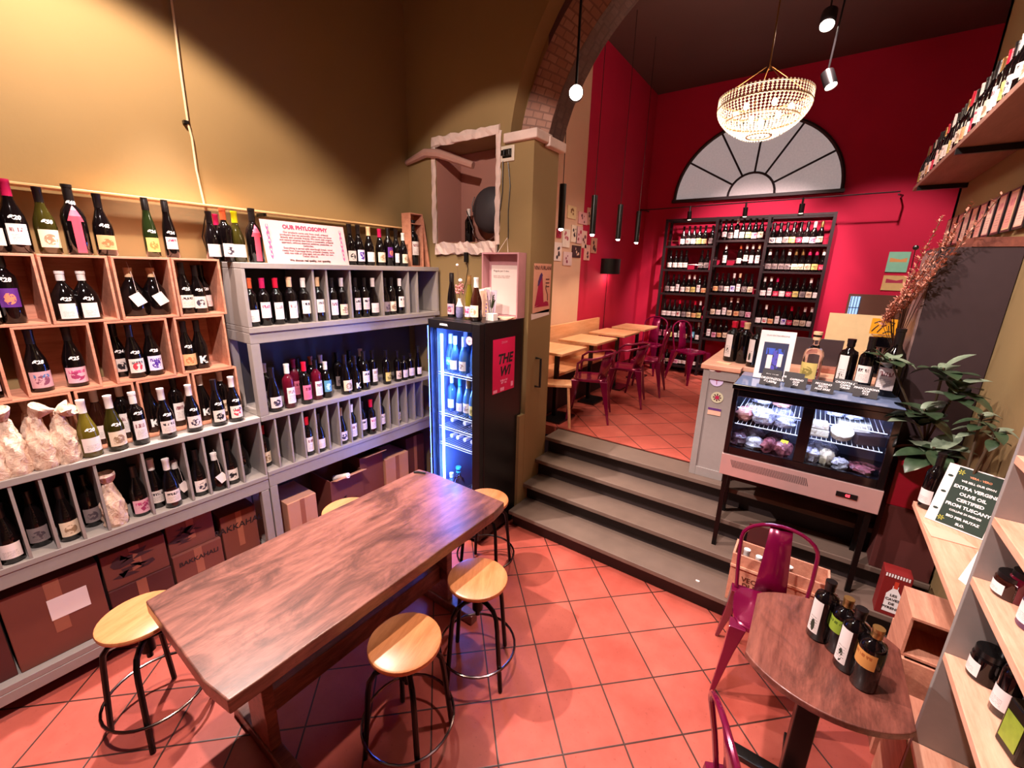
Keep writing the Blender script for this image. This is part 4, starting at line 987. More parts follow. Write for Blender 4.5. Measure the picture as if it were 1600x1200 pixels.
bottle('bord', 'dark', None, 'white', (-2.70, 3.08, NZ0+.007), -PI/2, '', 'bottles in the wall', .98, words=('wine_bottle', 'dark unlabelled bottle with white capsule standing in the niche'))
def ball_lamp():
    t = thing('globe_lamp', 'large round dark grey globe on a wire stand inside the niche', 'lamp', (-2.45, 3.06, NZ0+.007))
    MB().lathe([(.19*math.sin(PI*i/14), -.19*math.cos(PI*i/14)) for i in range(15)], 28, m=Matrix.Translation((.01, .02, .27)) @ Matrix.Diagonal((1, .62, 1, 1)), cap=False).build('globe', mat('matte_grey_globe', '#3a3438', .6), t)
    b = MB(); b.tube([(.03+.13*math.cos(a), -.10, .10+.09*math.sin(a)) for a in [PI+q*PI/12 for q in range(13)]], .004, 6).tube([(-.09, -.1, .10), (-.14, -.1, .20), (-.17, -.1, .26)], .005, 6)
    b.build('wire_stand', CHROME, t)
    b = MB(); b.tube([(-.05, -.135, .36), (-.06, -.155, .30), (-.055, -.15, .24)], .004, 6); b.build('slit', BLACK, t)
ball_lamp()
# socket, plugs and cords
def socket():
    t = thing('wall_socket', 'cream double wall socket with two black plugs beside the niche', 'socket', (-2.125, YW0, 3.05))
    MB().box(-.062, .062, -.012, -.0005, -.055, .055).build('cover_plate', CREAM, t, bevel=.004)
    MB().box(-.04, .04, -.016, -.0125, -.03, .03).build('socket_insert', BLACKP, t)
    for x in (-.02, .025): MB().box(x-.016, x+.016, -.05, -.017, -.02, .018).build('plug', BLACKP, t, bevel=.003)
socket()
for i, pts in enumerate((((787, 252), (785, 300), (781, 330), (779, 375), (776, 420), (771, 470), (764, 490)), ((795, 254), (797, 290), (794, 330), (794, 373)))):
    o = MB().tube([at(a, c, 'y', YW0-.012) + Vector((0, 0 if k else -.01, 0)) for k, (a, c) in enumerate(pts)], .0035, 6).build('black_cable', BLACKP)
    tag(o, ['long black cord hanging from the wall socket down to the fridge', 'short black cord hanging from the socket to the box frame'][i], 'cord')
o = MB().tube([at(a, c, 'y', YW0-.015) for a, c in ((731, 365), (728, 385), (727, 396))], .003, 6).tube([at(a, c, 'y', YW0-.015) for a, c in ((733, 365), (733, 385), (730, 396))], .003, 6).tube([at(a, c, 'y', YW0-.02) for a, c in ((729, 408), (731, 420), (728, 440), (722, 460))], .003, 6).build('lamp_cord', BLACKP)
tag(o, 'thin doubled cord with inline switch hanging below the niche', 'cord')
p = at(728.5, 402, 'y', YW0-.02); MB().box(p.x-.016, p.x+.016, YW0-.035, YW0-.008, p.z-.04, p.z+.04).build('inline_switch', BLACKP, o, bevel=.004)
# jamb poster, handle
def jamb_poster():
    m = frame_matrix((XJ+.001, (2.93+3.21)/2, 2.05), (0, 1, 0), (0, 0, 1)); w, h = .27, .40
    t = thing('wine_poster', 'peach wine fair poster with a crimson cloaked figure on the pillar', 'poster', (0, 0, 0))
    sheet(w, h, m, .001).build('paper', mat('peach_poster', '#e8a890', .6), t)
    lettering('VINI FURLANI', .043, mat('brown_ink', '#5a3030', .6), t, m @ Vector((0, .165, .001)), (0, 1, 0), (0, 0, 1), .0012, bold=.001)
    b = MB(); fan2(b, [(-.03, .09), (-.005, .10), (.02, -.05), (.03, -.12), (-.11, -.14), (-.085, -.06), (-.06, .04)], m, .0025); fan2(b, [(-.12, -.15), (.0, -.12), (.06, -.105), (.1, -.11), (.115, -.145)], m, .0024); b.build('crimson_cloak', REDINK, t)
    b = MB(); fan2(b, [(-.02, .13), (.0, .11), (-.012, .085), (-.05, .03), (-.075, .02), (-.07, .06), (-.045, .11)], m, .003); b.build('dark_hair', mat('purple_ink', '#583070', .6), t)
    b = MB()
    for k in range(3): fan2(b, [(.05, .08-.03*k), (.11, .08-.03*k), (.11, .07-.03*k), (.05, .07-.03*k)], m, .0022)
    b.tube([m @ Vector(q) for q in ((.06, .03, .003), (.055, 0, .003), (.085, -.05, .003), (.09, -.10, .003))], .004, 5)
    b.build('printed_detail', mat('brown_ink', '#5a3030', .6), t)
    sheet(w*1.05, .05, frame_matrix((XJ+.001, 3.06, 1.84), (0, 1, .09), (0, -.09, 1)), .001).build('paper_strip', WHITEP, t)
jamb_poster()
o = MB().tube([(XJ+.001, 3.02, 1.47), (XJ+.05, 3.02, 1.47), (XJ+.05, 3.02, 1.22), (XJ+.001, 3.02, 1.22)], .010, 8).build('grab_handle', BLACK)
tag(o, 'black metal grab handle fixed to the olive pillar above the stairs', 'handle')

# ------------------------------------------------------------------ enamelled metal chairs
def metal_chair(label, loc, rz, arms=False, dark=False):
    t = thing('metal_chair', label, 'chair', loc, rz, 'crimson enamelled metal chairs')
    def seat():
        b = MB(); n = 32; pr = []
        for k, (sc, z) in enumerate(((.0, .444), (.55, .442), (.85, .447), (.97, .452), (1.0, .446), (1.0, .425))):
            ring = []
            for i in range(n):
                a = 2*PI*i/n; ca, sa = math.cos(a), math.sin(a); r = (abs(ca)**4+abs(sa)**4)**(-.25)
                ring.append((.178*sc*ca*r, .172*sc*sa*r, z))
            pr.append(ring)
        vs = [v for r in pr for v in r]; fs = [(k*n+i, k*n+(i+1) % n, (k+1)*n+(i+1) % n, (k+1)*n+i) for k in range(len(pr)-1) for i in range(n)]
        b.add(vs, fs, True); return b
    seat().build('seat', WINE, t)
    for sx in (-1, 1):
        for sy in (-1, 1):
            b = MB(); x0, y0 = sx*.150, sy*.145; x1, y1 = sx*.215, sy*(.225 if sy < 0 else .205)
            vs = []
            for f, w in ((0, .078), (.35, .050), (1, .020)):
                cx, cy, z = x0+(x1-x0)*f, y0+(y1-y0)*f, .44*(1-f)
                for a, c in ((-1, -1), (1, -1), (1, 1), (-1, 1)): vs.append((cx+a*w/2, cy+c*w/2, z))
            b.add(vs, [(0, 1, 5, 4), (1, 2, 6, 5), (2, 3, 7, 6), (3, 0, 4, 7), (4, 5, 9, 8), (5, 6, 10, 9), (6, 7, 11, 10), (7, 4, 8, 11), (3, 2, 1, 0), (8, 9, 10, 11)])
            b.build('leg', WINE, t, bevel=.004)
    if arms:
        P = [(-.205, .13, .46), (-.215, .12, .62), (-.222, .06, .665)]
        P += [(-.225*math.cos(a)*(1 if abs(math.cos(a)) > .1 else 1), -.02-.21*math.sin(a), .67+.055*math.sin(a)) for a in [PI*i/14 for i in range(15)]]
        P += [(.222, .06, .665), (.215, .12, .62), (.205, .13, .46)]
        MB().tube(P, .013, 8).build('arm_frame', WINE, t)
        b = MB(); n = 12; vs = []
        for i in range(n+1):
            a = PI*(.16+.68*i/n); c, s = math.cos(a), math.sin(a)
            vs += [(-.225*c, -.02-.21*s, .667+.055*s), (-.19*c, -.0-.17*s, .46)]
        b.add(vs, [(2*i, 2*i+1, 2*i+3, 2*i+2) for i in range(n)], True)
        o = b.build('backrest', WINE, t); s_ = o.modifiers.new('solid', 'SOLIDIFY'); s_.thickness = .003
    else:
        P = [(-.165, -.150, .44), (-.178, -.175, .60), (-.182, -.200, .72)]
        P += [(-.182*math.cos(a), -.205-.02*math.sin(a), .74+.115*math.sin(a)) for a in [PI*i/12 for i in range(13)]]
        P += [(.182, -.200, .72), (.178, -.175, .60), (.165, -.150, .44)]
        MB().tube(P, .0105, 8).build('back_frame', WINE, t)
        b = MB(); vs = []
        for f in (0, .25, .5, .75, 1):
            y = -.163-.062*f+.012*math.sin(PI*f); z = .44+.405*f; w = .080-.026*f
            vs += [(-w, y, z), (0, y-.008, z), (w, y, z)]
        b.add(vs, [(3*i+k, 3*i+k+1, 3*i+k+4, 3*i+k+3) for i in range(4) for k in range(2)], True)
        o = b.build('back_splat', WINE, t); s_ = o.modifiers.new('solid', 'SOLIDIFY'); s_.thickness = .003
    return t
metal_chair('glossy crimson metal chair at the small round table, facing away from stairs', (.075, 2.345, 0), PI+.12)
metal_chair('crimson metal chair cut off at the bottom, near side of round table', (.195, 1.30, 0), -1.12)
# ------------------------------------------------------------------ round table with oil bottles
def round_table():
    t = thing('bistro_table', 'small round-edged worn red-brown table with oil bottles on it', 'table', (.255, 1.86, 0))
    pts = []
    for i in range(64):
        a = 2*PI*i/64; x, y = .335*math.cos(a), .31*math.sin(a); pts.append((max(-.255, min(.255, x)), y))
    MB().prism(pts, .722, .75).build('tabletop', ROUNDW, t, bevel=.004)
    MB().box(-.04, .04, -.04, .04, .03, .70).box(-.03, .03, -.2, .2, .69, .721).box(-.2, .2, -.03, .03, .69, .721).build('pedestal', BLACK, t, bevel=.004)
    MB().box(-.23, .23, -.03, .03, 0, .03).box(-.03, .03, -.23, -.031, 0, .03).box(-.03, .03, .031, .23, 0, .03).build('foot_cross', BLACK, t, bevel=.004)
round_table()
gp = 'olive oil bottles on the round table'
bottle('oil', 'dark', 'oil', 'black', (.235, 1.93, .7505), 3.9, '', gp, 1.12, words=('oil_bottle', 'black oil bottle with long white label, farthest left on round table'))
bottle('oil', 'dark', 'green', 'gold', (.295, 1.895, .7505), 3.9, '', gp, 1.02, words=('oil_bottle', 'dark oil bottle with green band label on the round table'))
bottle('oil', 'dark', 'oil', 'black', (.325, 1.82, .7505), 3.9, '', gp, 1.12, words=('oil_bottle', 'black oil bottle with long white label between green and orange labels'))
bottle('oil', 'dark', 'orange', 'gold', (.372, 1.765, .7505), 3.9, '', gp, 1.06, words=('oil_bottle', 'dark oil bottle with orange band label, nearest on round table'))

# ------------------------------------------------------------------ dining room: fanlight, rack, rod
def fanlight():
    cx, z0, R = -1.04, 3.28, 1.03; y = YBK-.02
    FR = mat('dark_window_frame', '#2c1c20', .5)
    b = MB(); n = 36
    arc = [(cx+R*math.cos(PI*i/n), y, z0+R*.93*math.sin(PI*i/n)) for i in range(n+1)]
    b.tube(arc, .024, 6); b.box(cx-R-.03, cx+R+.03, y-.05, y+.02, z0-.04, z0)
    r = .29; b.tube([(cx+r*math.cos(PI*i/16), y, z0+r*math.sin(PI*i/16)) for i in range(17)], .016, 6)
    for a in (29, 61, 88, 118, 148):
        a = math.radians(a); b.tube([(cx+r*math.cos(a), y, z0+r*math.sin(a)), (cx+R*math.cos(a), y, z0+R*.93*math.sin(a))], .014, 6)
    o = b.build('window_1', FR); o['kind'] = 'structure'
    t = NT('frosted_fanlight_glass'); n_ = t.noise(t.coord(), 45, 4)
    t.base(t.mix(n_, hx('#b8a8a8'), hx('#dccaca'))); t.set(Roughness=.35); t.bump(n_, .3, .006)
    t.b.inputs['Emission Color'].default_value = (*hx('#d4c8c8'), 1); t.b.inputs['Emission Strength'].default_value = .30
    g = MB(); pts = [(cx+R*math.cos(PI*i/n), z0+R*.93*math.sin(PI*i/n)) for i in range(n+1)]
    g.prism(pts, y+.004, y+.012, ax='y'); g.build('glass', t.m, o)
fanlight()
RK = mat('rack_iron', '#2a1c20', .45, .4)
def back_rack():
    y0, y1 = 6.84, 7.12; t = thing('wine_shelf', 'tall dark iron wine shelf against the crimson back wall', 'shelf', (-1.03, y0, .68))
    o = lambda x: x+1.03
    PX = (-2.06, -1.36, -.72, -.02)
    for x in PX:
        for y in (0, y1-y0-.03):
            MB().box(o(x)-.018, o(x)+.018, y, y+.03, 0, 2.30).build('post', RK, t)
    b = MB()
    for y in (0, y1-y0-.03): b.box(o(PX[0]), o(PX[3]), y+.002, y+.028, 2.27, 2.298)
    for x in PX: b.box(o(x)-.014, o(x)+.014, .03, y1-y0-.03, 2.27, 2.296)
    b.build('top_rail', RK, t)
    return t, PX
rack_t, PX = back_rack()
ROWS = {'left': (2.60, 2.26, 1.905, 1.53, 1.20, .80), 'middle': (2.67, 2.33, 1.94, 1.60, 1.27, .80), 'right': (2.60, 2.26, 1.905, 1.53, 1.20, .80)}
for k, bay in enumerate(('left', 'middle', 'right')):
    for z in ROWS[bay]:
        MB().box(PX[k]+1.03+.019, PX[k+1]+1.03-.019, .004, .276, z-.68-.028, z-.68).build('shelf_board', RK, rack_t)
        MB().tube([(PX[k]+1.03+.018, .012, z-.68+.07), (PX[k+1]+1.03-.018, .012, z-.68+.07)], .0025, 5).build('guard_wire', CHROME, rack_t)
ST = ['white', 'cream', 'white', 'head', 'pic', 'tall', 'white', 'gange', 'cream', 'red', 'yellow', 'dim']
RB = {('left', 0): ([1066, 1074.5, 1081.5, 1089, 1097, 1115], 'burg', 'white dim white yellow peach dim', 'black black black black black black'),
 ('middle', 0): ([1131, 1138, 1147.5, 1155, 1164, 1172, 1179, 1185, 1191], 'burg', 'pinkhead dim tall flower yellow rose cream peach peach', 'black black white black black black black black black'),
 ('right', 0): ([1204, 1215.5, 1225, 1235, 1245, 1255, 1266.5, 1279], 'cham', 'pic white dim yellow red white rose cream', 'black black black black black black white gold'),
 ('left', 1): ([1046, 1054, 1061, 1069, 1094, 1101], 'burg', 'white white white white dim dim', 'black black black black black black'),
 ('middle', 1): ([1131, 1153.5, 1163, 1171, 1178], 'bord', 'tall white head tall tall', 'white orange white white cork'),
 ('right', 1): ([1198.7, 1207, 1216.6, 1225.8, 1235, 1246, 1255.6, 1265, 1276], 'cham', 'dim dim dim dim cream cream cream yellow red', 'white black black white gold gold pink pink white'),
 ('left', 2): ([1042, 1050, 1057.6, 1066, 1072, 1080, 1087.4, 1096, 1104.7], 'burg', 'dim white tall white cream yellow tall peach white', 'black black black black white white black black white'),
 ('middle', 2): ([1117, 1124, 1134, 1142, 1152, 1160, 1168, 1176], 'burg', 'peach dim white violet tall dim cream cream', 'black black black white cork black black black'),
 ('right', 2): ([1190.6, 1200, 1207.5, 1218.7, 1228.5, 1241, 1249.6, 1260, 1269], 'burg', 'white tall red white red yellow dim cream white', 'white white pink black black black black white black'),
 ('left', 3): ([1036.7, 1044, 1051, 1059, 1067, 1075, 1083, 1091, 1098.7], 'burg', 'white white white flower dim cream peach yellow yellow', 'black black black red black black red white black'),
 ('middle', 3): ([1113, 1121, 1130, 1138.7, 1149, 1158, 1167.5], 'burg', 'cream white tall cream peach dim rose', 'black black black white white black black'),
 ('right', 3): ([1182, 1190, 1199, 1208.7, 1220, 1232, 1240.6, 1250, 1261], 'burg', 'white flower peach tall violet red cream cream white', 'black white black black black red black white white'),
 ('left', 4): ([1031.5, 1037.5, 1044.7, 1051, 1058.7, 1066.7, 1080.7, 1088], 'bord', 'pink pink yellow white tall peach blue white', 'black black black black white black black white'),
 ('middle', 4): ([1106, 1113, 1120.7, 1128], 'bord', 'tall rose peach cream', 'cork black black black'),
 ('left', 5): ([1033, 1039.5, 1047, 1054, 1060.7, 1067, 1082.7, 1089, 1096.7], 'onion', 'white white peach rose white white white white white', 'black black black black black black black black black')}
for (bay, r), (xs, kind, labs, caps) in RB.items():
    z = ROWS[bay][r]; py = scr((-1, 6.95, z))[1]
    L = labs.split(); Cp = caps.split()
    wh = f'on the {bay} bay {["top", "second", "third", "fourth", "fifth", "bottom"][r]} board'
    lo = PX[('left', 'middle', 'right').index(bay)]+.062; hi = PX[('left', 'middle', 'right').index(bay)+1]-.062; last = -9
    for i, px in enumerate(xs):
        py = 600; 
        for _ in range(4):
            p = at(px, py, 'y', 6.93); py = scr((p.x, 6.93, z))[1]
        x = min(hi, max(lo, p.x)); x = max(x, last+.075 if i else x); last = x
        k2 = kind if L[i] != 'tall' and L[i] != 'head' else 'bord'
        if x > hi+.03: continue
        bottle(k2, 'dark', L[i], Cp[i], (x, 6.93 if kind != 'cham' else 6.935, z+.0005), -PI/2, wh, f'bottles on the {bay} bay of the iron shelf', .9 if kind == 'cham' else .93)
# curtain-like rod with small spot heads
def rod():
    t = thing('light_rail', 'thin metal rod with small spot heads above the iron shelf', 'light rail', (-1, 6.72, 3.12))
    MB().tube([(-1.45, 0, -.01), (1.53, 0, .03)], .008, 6).build('rod', RK, t)
    for x in (-1.44, 1.52):
        MB().tube([(x, 0, 0), (x+(.06 if x > 0 else -.02), .25, .02), (x+(.06 if x > 0 else -.02), .425, .02)], .010, 6).build('bracket', RK, t)
    for x, z in ((-.72, 0), (-.01, .01), (.62, .02)):
        h = MB().cyl((x, 0, z-.06), (x, .02, z-.17), .03, 12).cyl((x, 0, z+.01), (x, 0, z-.08), .012, 8).build('spot_head', BLACK, t)
        MB().cyl((x, .0205, z-.171), (x, .0215, z-.176), .022, 12).build('lens', emat('small_spot_lens', (1, .8, .6), 6), h)
rod()
for x in (-1.72, -1.01, -.38): spot('rail_spot_light', (x, 6.70, 2.93), (x, 7.0, 1.9), 40, 100, (1, .76, .62), .6, .02)

# ------------------------------------------------------------------ dining bench, tables, chairs, pendants
def bench():
    t = thing('bench', 'long pale plywood bench with straight back along the dining wall', 'bench', (-2.47, 3.27, .68))
    MB().box(-.015, .02, 0, 2.28, .30, .90).build('backrest', PLY, t, bevel=.003)
    MB().box(.021, .34, 0, 2.28, .42, .45).build('seat', PLY, t, bevel=.003)
    MB().box(-.01, .26, .01, 2.27, 0, .419).build('base', mat('dark_bench_base', '#241416', .6), t)
bench()
FT = [(3.50, 4.04), (4.29, 4.87), (5.10, 5.67), (5.86, 6.43)]
names = ['nearest the stairs, partly behind the pillar', 'second from the stairs', 'third from the stairs', 'at the far end near the iron shelf']
def dtable(y0, y1, lab):
    t = thing('cafe_table', lab, 'table', (-2.12, (y0+y1)/2, .68), 0, 'plywood tables along the bench')
    h = (y1-y0)/2
    MB().box(-.27, .22, -h, h, .725, .75).build('tabletop', PLY, t, bevel=.003)
    MB().box(.0, .04, -.02, .02, .02, .724).build('column', BLACK, t); MB().box(-.03, .18, -.17, .17, 0, .019).build('foot_plate', BLACK, t)
for (a, b_), n in zip(FT, names): dtable(a, b_, 'square pale plywood cafe table '+n)
metal_chair('crimson metal armchair at the nearest plywood table', (-1.83, 4.03, .68), PI/2+.35, True)
metal_chair('crimson metal armchair second from the stairs', (-1.72, 4.78, .68), PI/2+.25, True)
metal_chair('crimson metal chair third from the stairs along the tables', (-1.68, 5.42, .68), PI/2+.15)
metal_chair('crimson metal chair at the far table, back to the shelf', (-2.05, 6.56, .68), PI-.1)
metal_chair('crimson metal chair standing alone before the iron shelf', (-1.38, 6.38, .68), -PI/2-.5)
def wstool():
    t = thing('wooden_stool', 'small pale birch stool peeking out beside the pillar upstairs', 'stool', (-1.99, 3.58, .68), .5)
    MB().box(-.15, .15, -.11, .11, .42, .45).build('seat', PLY, t, bevel=.008)
    for x in (-1, 1):
        for y in (-1, 1): MB().tube([(x*.12, y*.085, .42), (x*.155, y*.10, .0)], .014, 8).build('leg', PLY, t)
wstool()
for i, y in enumerate((3.53, 4.18, 4.86, 5.46)):
    t = thing('pendant_lamp', f'slim black tube pendant lamp, {ordw[i]} from the pillar over the plywood tables', 'lamp', (-2.0, y, 2.56), 0, 'black tube pendants')
    MB().lathe([(0, .37), (.030, .37), (.030, .0), (.024, 0), (.024, .012), (0, .012)], 16, cap=False).build('lamp_tube', BLACK, t)
    MB().cyl((0, 0, .37), (0, 0, 2.2), .003, 6).build('cord', BLACK, t)
    MB().lathe([(0, -.016), (.016, -.012), (.022, .0), (.019, .008), (0, .010)], 14, cap=False).build('bulb', emat('pendant_bulb', (1, .9, .8), 60), t)
    spot('pendant_light', (-2.0, y, 2.53), (-2.0, y, 0), 16, 110, (1, .72, .50), .6, .02)
def wall_lamp():
    y = 5.75; t = thing('wall_lamp', 'wide black drum wall lamp near the dining room corner', 'lamp', (XU, y, 2.27))
    MB().lathe([(.19, -.10), (.19, .10)], 24, a0=-PI/2, a1=PI/2).box(0, .02, -.19, .19, -.1, .1).build('lamp_shade', BLACK, t)
    MB().lathe([(.0, -.085), (.16, -.085), (.16, -.08), (0, -.08)], 20, a0=-PI/2, a1=PI/2).build('diffuser', emat('lamp_diffuser', (1, .8, .7), 3), t)
    MB().tube([(.015, .03, -.1), (.01, .03, -1.58)], .004, 5).build('cord', BLACK, t)
wall_lamp(); point('wall_lamp_light', (XU+.12, 5.75, 2.12), 1.2, (1, .6, .5), .04)
PRN = [((888, 320), (900, 343), '#e8d0a0', '#8a5a30', 'food photo in a pale frame'), ((905, 330), (918, 352), '#e8b0b0', '#60303c', 'pink printed menu card'), ((894, 351), (901, 379), '#f0dcc8', '#301820', 'narrow figure drawing'),
       ((880, 357), (890, 387), '#f0e0d4', '#c06070', 'tall pink sketch'), ((901.5, 353), (909.5, 381), '#e8b8b8', '#b02848', 'pink lettered poster'), ((910.5, 360), (916, 388), '#e8c0b0', '#704048', 'slim poster at the colour edge'),
       ((867, 378), (877, 408), '#ecd8d0', '#302028', 'black and white drawing'), ((881, 393), (893, 415), '#e8c8c8', '#a03050', 'landscape with red boats'), ((895, 383), (907, 403), '#3c1018', '#f0c8b0', 'dark print with pale figure'),
       ((914, 382), (921, 407), '#f0b8a8', '#60303c', 'lowest slim pink print'), ((925, 371), (932, 396), '#c89078', '#402018', 'brown portrait farthest right'), ((919, 324), (924, 352), '#d8a890', '#50303c', 'upper slim picture on red'), ((871, 357), (877, 372), '#b01840', '#601028', 'small magenta card')]
for i, (a, b_, c1, c2, l) in enumerate(PRN):
    A, B = at(a[0], a[1], 'x', XU+.012), at(b_[0], b_[1], 'x', XU+.012); zz = sorted((A.z, B.z)); yy = sorted((A.y, B.y))
    t = thing('framed_print', l+', among the pictures on the dining wall', 'picture', (XU+.001, (yy[0]+yy[1])/2, (zz[0]+zz[1])/2), 0, 'small pictures pinned on the dining wall')
    w, h = yy[1]-yy[0], zz[1]-zz[0]; m = frame_matrix((0, 0, 0), (0, 1, 0), (0, 0, 1))
    sheet(w, h, m, .010).build('board', mat('print_%d' % i, c1, .6), t)
    b = MB(); random.seed(i)
    for k in range(5): fan2(b, circ(random.uniform(-w*.22, w*.22), random.uniform(-h*.3, h*.3), min(w, h)*random.uniform(.06, .17), 9), m, .0105+.0004*k)
    b.build('printed_image', mat('print_ink_%d' % i, c2, .6), t)

# ------------------------------------------------------------------ chandelier and ceiling spots
def chandelier():
    c = Vector((-.62, 4.2, 3.43)); t = thing('chandelier', 'large oval crystal basket chandelier hanging before the fanlight', 'chandelier', c)
    R, Rb, zt, zb = .325, .09, .05, -.17
    b = MB(); BR = mat('aged_brass', '#a87848', .3, .9)
    for r, z in ((R, zt), (R*.99, zt+.07), (R*.80, -.05), (Rb, zb+.01)): b.tube([(r*math.cos(2*PI*i/40), r*math.sin(2*PI*i/40), z) for i in range(40)], .006, 6, closed=True)
    for k in range(4): a = k*PI/2+.4; b.tube([(R*math.cos(a), R*math.sin(a), zt+.07), (.02*math.cos(a), .02*math.sin(a), .32)], .003, 5)
    b.cyl((0, 0, .30), (0, 0, 1.36), .006, 6)
    b.build('brass_frame', BR, t)
    CR_ = NT('crystal'); CR_.base((.95, .88, .78)); CR_.set(Roughness=.04, IOR=1.55); CR_.b.inputs['Transmission Weight'].default_value = .55; CR_.b.inputs['Specular IOR Level'].default_value = 1
    CR_.b.inputs['Emission Color'].default_value = (1, .72, .48, 1); CR_.b.inputs['Emission Strength'].default_value = .42  # crystals emit a little themselves, standing for light from the bulbs
    def oct_(b, p, w, h, a):
        ca, sa = math.cos(a), math.sin(a)
        vs = [p+Vector((0, 0, h)), p-Vector((0, 0, h))]+[p+Vector((w*(ca*x-sa*y*.5), w*(sa*x+ca*y*.5), 0)) for x, y in ((1, 0), (0, 1), (-1, 0), (0, -1))]
        b.add(vs, [(0, 2, 3), (0, 3, 4), (0, 4, 5), (0, 5, 2), (1, 3, 2), (1, 4, 3), (1, 5, 4), (1, 2, 5)])
    N = 72
    for k in range(N):
        a = 2*PI*k/N; b = MB()
        for q in range(5): oct_(b, Vector((R*math.cos(a), R*math.sin(a), zt+.07-.017*q)), .011, .009, a+PI/2)
        for q in range(14 if k % 2 == 0 else 9):
            f = q/14; r = R+(Rb-R)*(f**1.6); z = zt-.01+(zb-zt+.01)*(1-(1-f)**1.25)
            oct_(b, Vector((r*math.cos(a), r*math.sin(a), z)), .0125*(1-.35*f), .0115, a+PI/2)
        b.build('crystal_strand', CR_.m, t)
    for k in range(6):
        a = k*PI/3; MB().ball((.19*math.cos(a), .19*math.sin(a), .02), .018, 10, 1.4).build('bulb', emat('chandelier_bulb', (1, .82, .6), 45), t)
    MB().ball((0, 0, -.06), .022, 10).build('bulb', emat('chandelier_bulb', (1, .82, .6), 45), t)
    point('chandelier_light', c+Vector((0, 0, .0)), 30, (1, .76, .58), .16)
chandelier()
def ceiling_spot(loc, d, label, r=.045, st=60):
    t = thing('ceiling_spotlight', label, 'spotlight', loc); q = Vector(d).to_track_quat('-Z', 'Y').to_matrix().to_4x4()
    MB().lathe([(0, .13), (r, .13), (r, -.01), (r*.9, -.01), (r*.9, .0), (0, .0)], 20, m=q, cap=False).build('housing', BLACK, t)
    MB().lathe([(0, -.002), (r*.86, -.002), (r*.86, .004), (0, .004)], 20, m=q, cap=False).build('lens', emat('spot_lens_%d' % st, (1, .85, .68), st), t)
    MB().tube([Vector((0, 0, 0))+q.to_3x3() @ Vector((0, 0, .12)), Vector((0, 0, ZC-.02-loc[2]))], .008, 6).build('stem', BLACK, t)
    return t
ceiling_spot((-.35, 5.0, 4.27), (0, -.6, -1), 'ceiling spotlight at the top, above the chandelier', .06, 30)
ceiling_spot((-.24, 5.0, 3.8), (.4, -.3, -1), 'small bright ceiling spotlight right of the chandelier', .05, 30)
p = at(900, 145, 'y', 2.6)
ceiling_spot((p.x, p.y, p.z), (.50, -.9, -.28), 'dazzling bare spotlight hanging in front of the brick arch', .045, 160)

# ------------------------------------------------------------------ counter and what stands on it
def counter():
    t = thing('bar_counter', 'grey panelled bar counter with pale wooden top behind the display fridge', 'counter', (0, 3.6, .68))
    MB().prism([(-.61, -.27), (-.37, -.27), (-.37, -.18), (.46, -.18), (.46, .45), (-.02, .45), (-.02, .95), (-.61, .95)], 0, .845).build('body', GREY, t, bevel=.003)
    MB().prism([(-.63, -.29), (-.365, -.29), (-.365, -.19), (.47, -.19), (.47, .47), (0, .47), (0, .97), (-.63, .97)], .846, .88).build('worktop', PINEX, t, bevel=.003)
    b = MB(); F = -.27
    b.box(-.61, -.565, F-.012, F, 0, .845).box(-.565, -.37, F-.012, F, 0, .07).box(-.565, -.37, F-.012, F, .775, .845); b.build('panel_frame', GREY, t, bevel=.002)
    m = lambda px, py: at(px, py, 'y', 3.6+F-.003)-Vector((0, 3.6, .68))
    def stick(nm, px, py, r, mt, lab):
        q = m(px, py); mm = frame_matrix((q.x, F-.0035, q.z), (1, 0, 0), (0, 0, 1)); b = MB(); fan2(b, circ(0, 0, r, 24), mm, .001); return b.build(nm, mt, t, label=lab), mm
    o, mm = stick('round_sticker', 1120, 594, .046, mat('sticker_lilac', '#d8c8f0', .5), 'white round sticker with pink cocktail glass')
    b = MB(); fan2(b, circ(0, .006, .018, 12, .010), mm, .002); b.tube([mm @ Vector(q) for q in ((0, 0, .002), (.004, -.03, .002))], .002, 4)
    for k in range(8): a = PI*k/7; fan2(b, circ(.030*math.cos(a), .006+.022*math.sin(a), .003, 5), mm, .002)
    b.build('sticker_print', REDINK, o); lettering('BEVI', .014, INK, o, mm @ Vector((0, .034, .001)), (1, 0, 0), (0, 0, 1), .0015)
    o, mm = stick('round_sticker', 1120.5, 621, .042, mat('sticker_beige', '#c8c0a0', .5), 'beige round sticker with red flower')
    b = MB(); fan2(b, circ(0, 0, .014, 12), mm, .0022); b.build('red_dot', REDINK, o)
    b = MB()
    for k in range(8): a = 2*PI*k/8; fan2(b, [(math.cos(a+d)*r, math.sin(a+d)*r) for d, r in ((-.25, .012), (-.2, .029), (.2, .029), (.25, .012))], mm, .0018)
    b.build('petal_print', mat('brown_ink', '#5a3030', .6), o)
    q = m(1116, 643); mm = frame_matrix((q.x, F-.0035, q.z), (1, 0, 0), (0, 0, 1)); o = sheet(.09, .055, mm, .001).build('square_sticker', mat('peach_paper', '#e0b098', .6), t); sheet(.09, .018, frame_matrix((q.x, F-.0046, q.z+.018), (1, 0, 0), (0, 0, 1)), .001).build('purple_band', mat('purple_ink', '#583070', .6), o)
    q = m(1118, 578); mm = frame_matrix((q.x-.02, F-.0135, q.z), (1, 0, 0), (0, 0, 1)); b = MB(); fan2(b, circ(0, 0, .022, 16, .012), mm, .001); b.build('oval_sticker', WHITEP, t); b = MB(); fan2(b, circ(.04, 0, .022, 16, .012), mm, .001); b.build('oval_sticker', mat('dark_red_print', '#6a1024', .5), t)
counter()
CZ = 1.5605
gc = 'bottles on the counter'
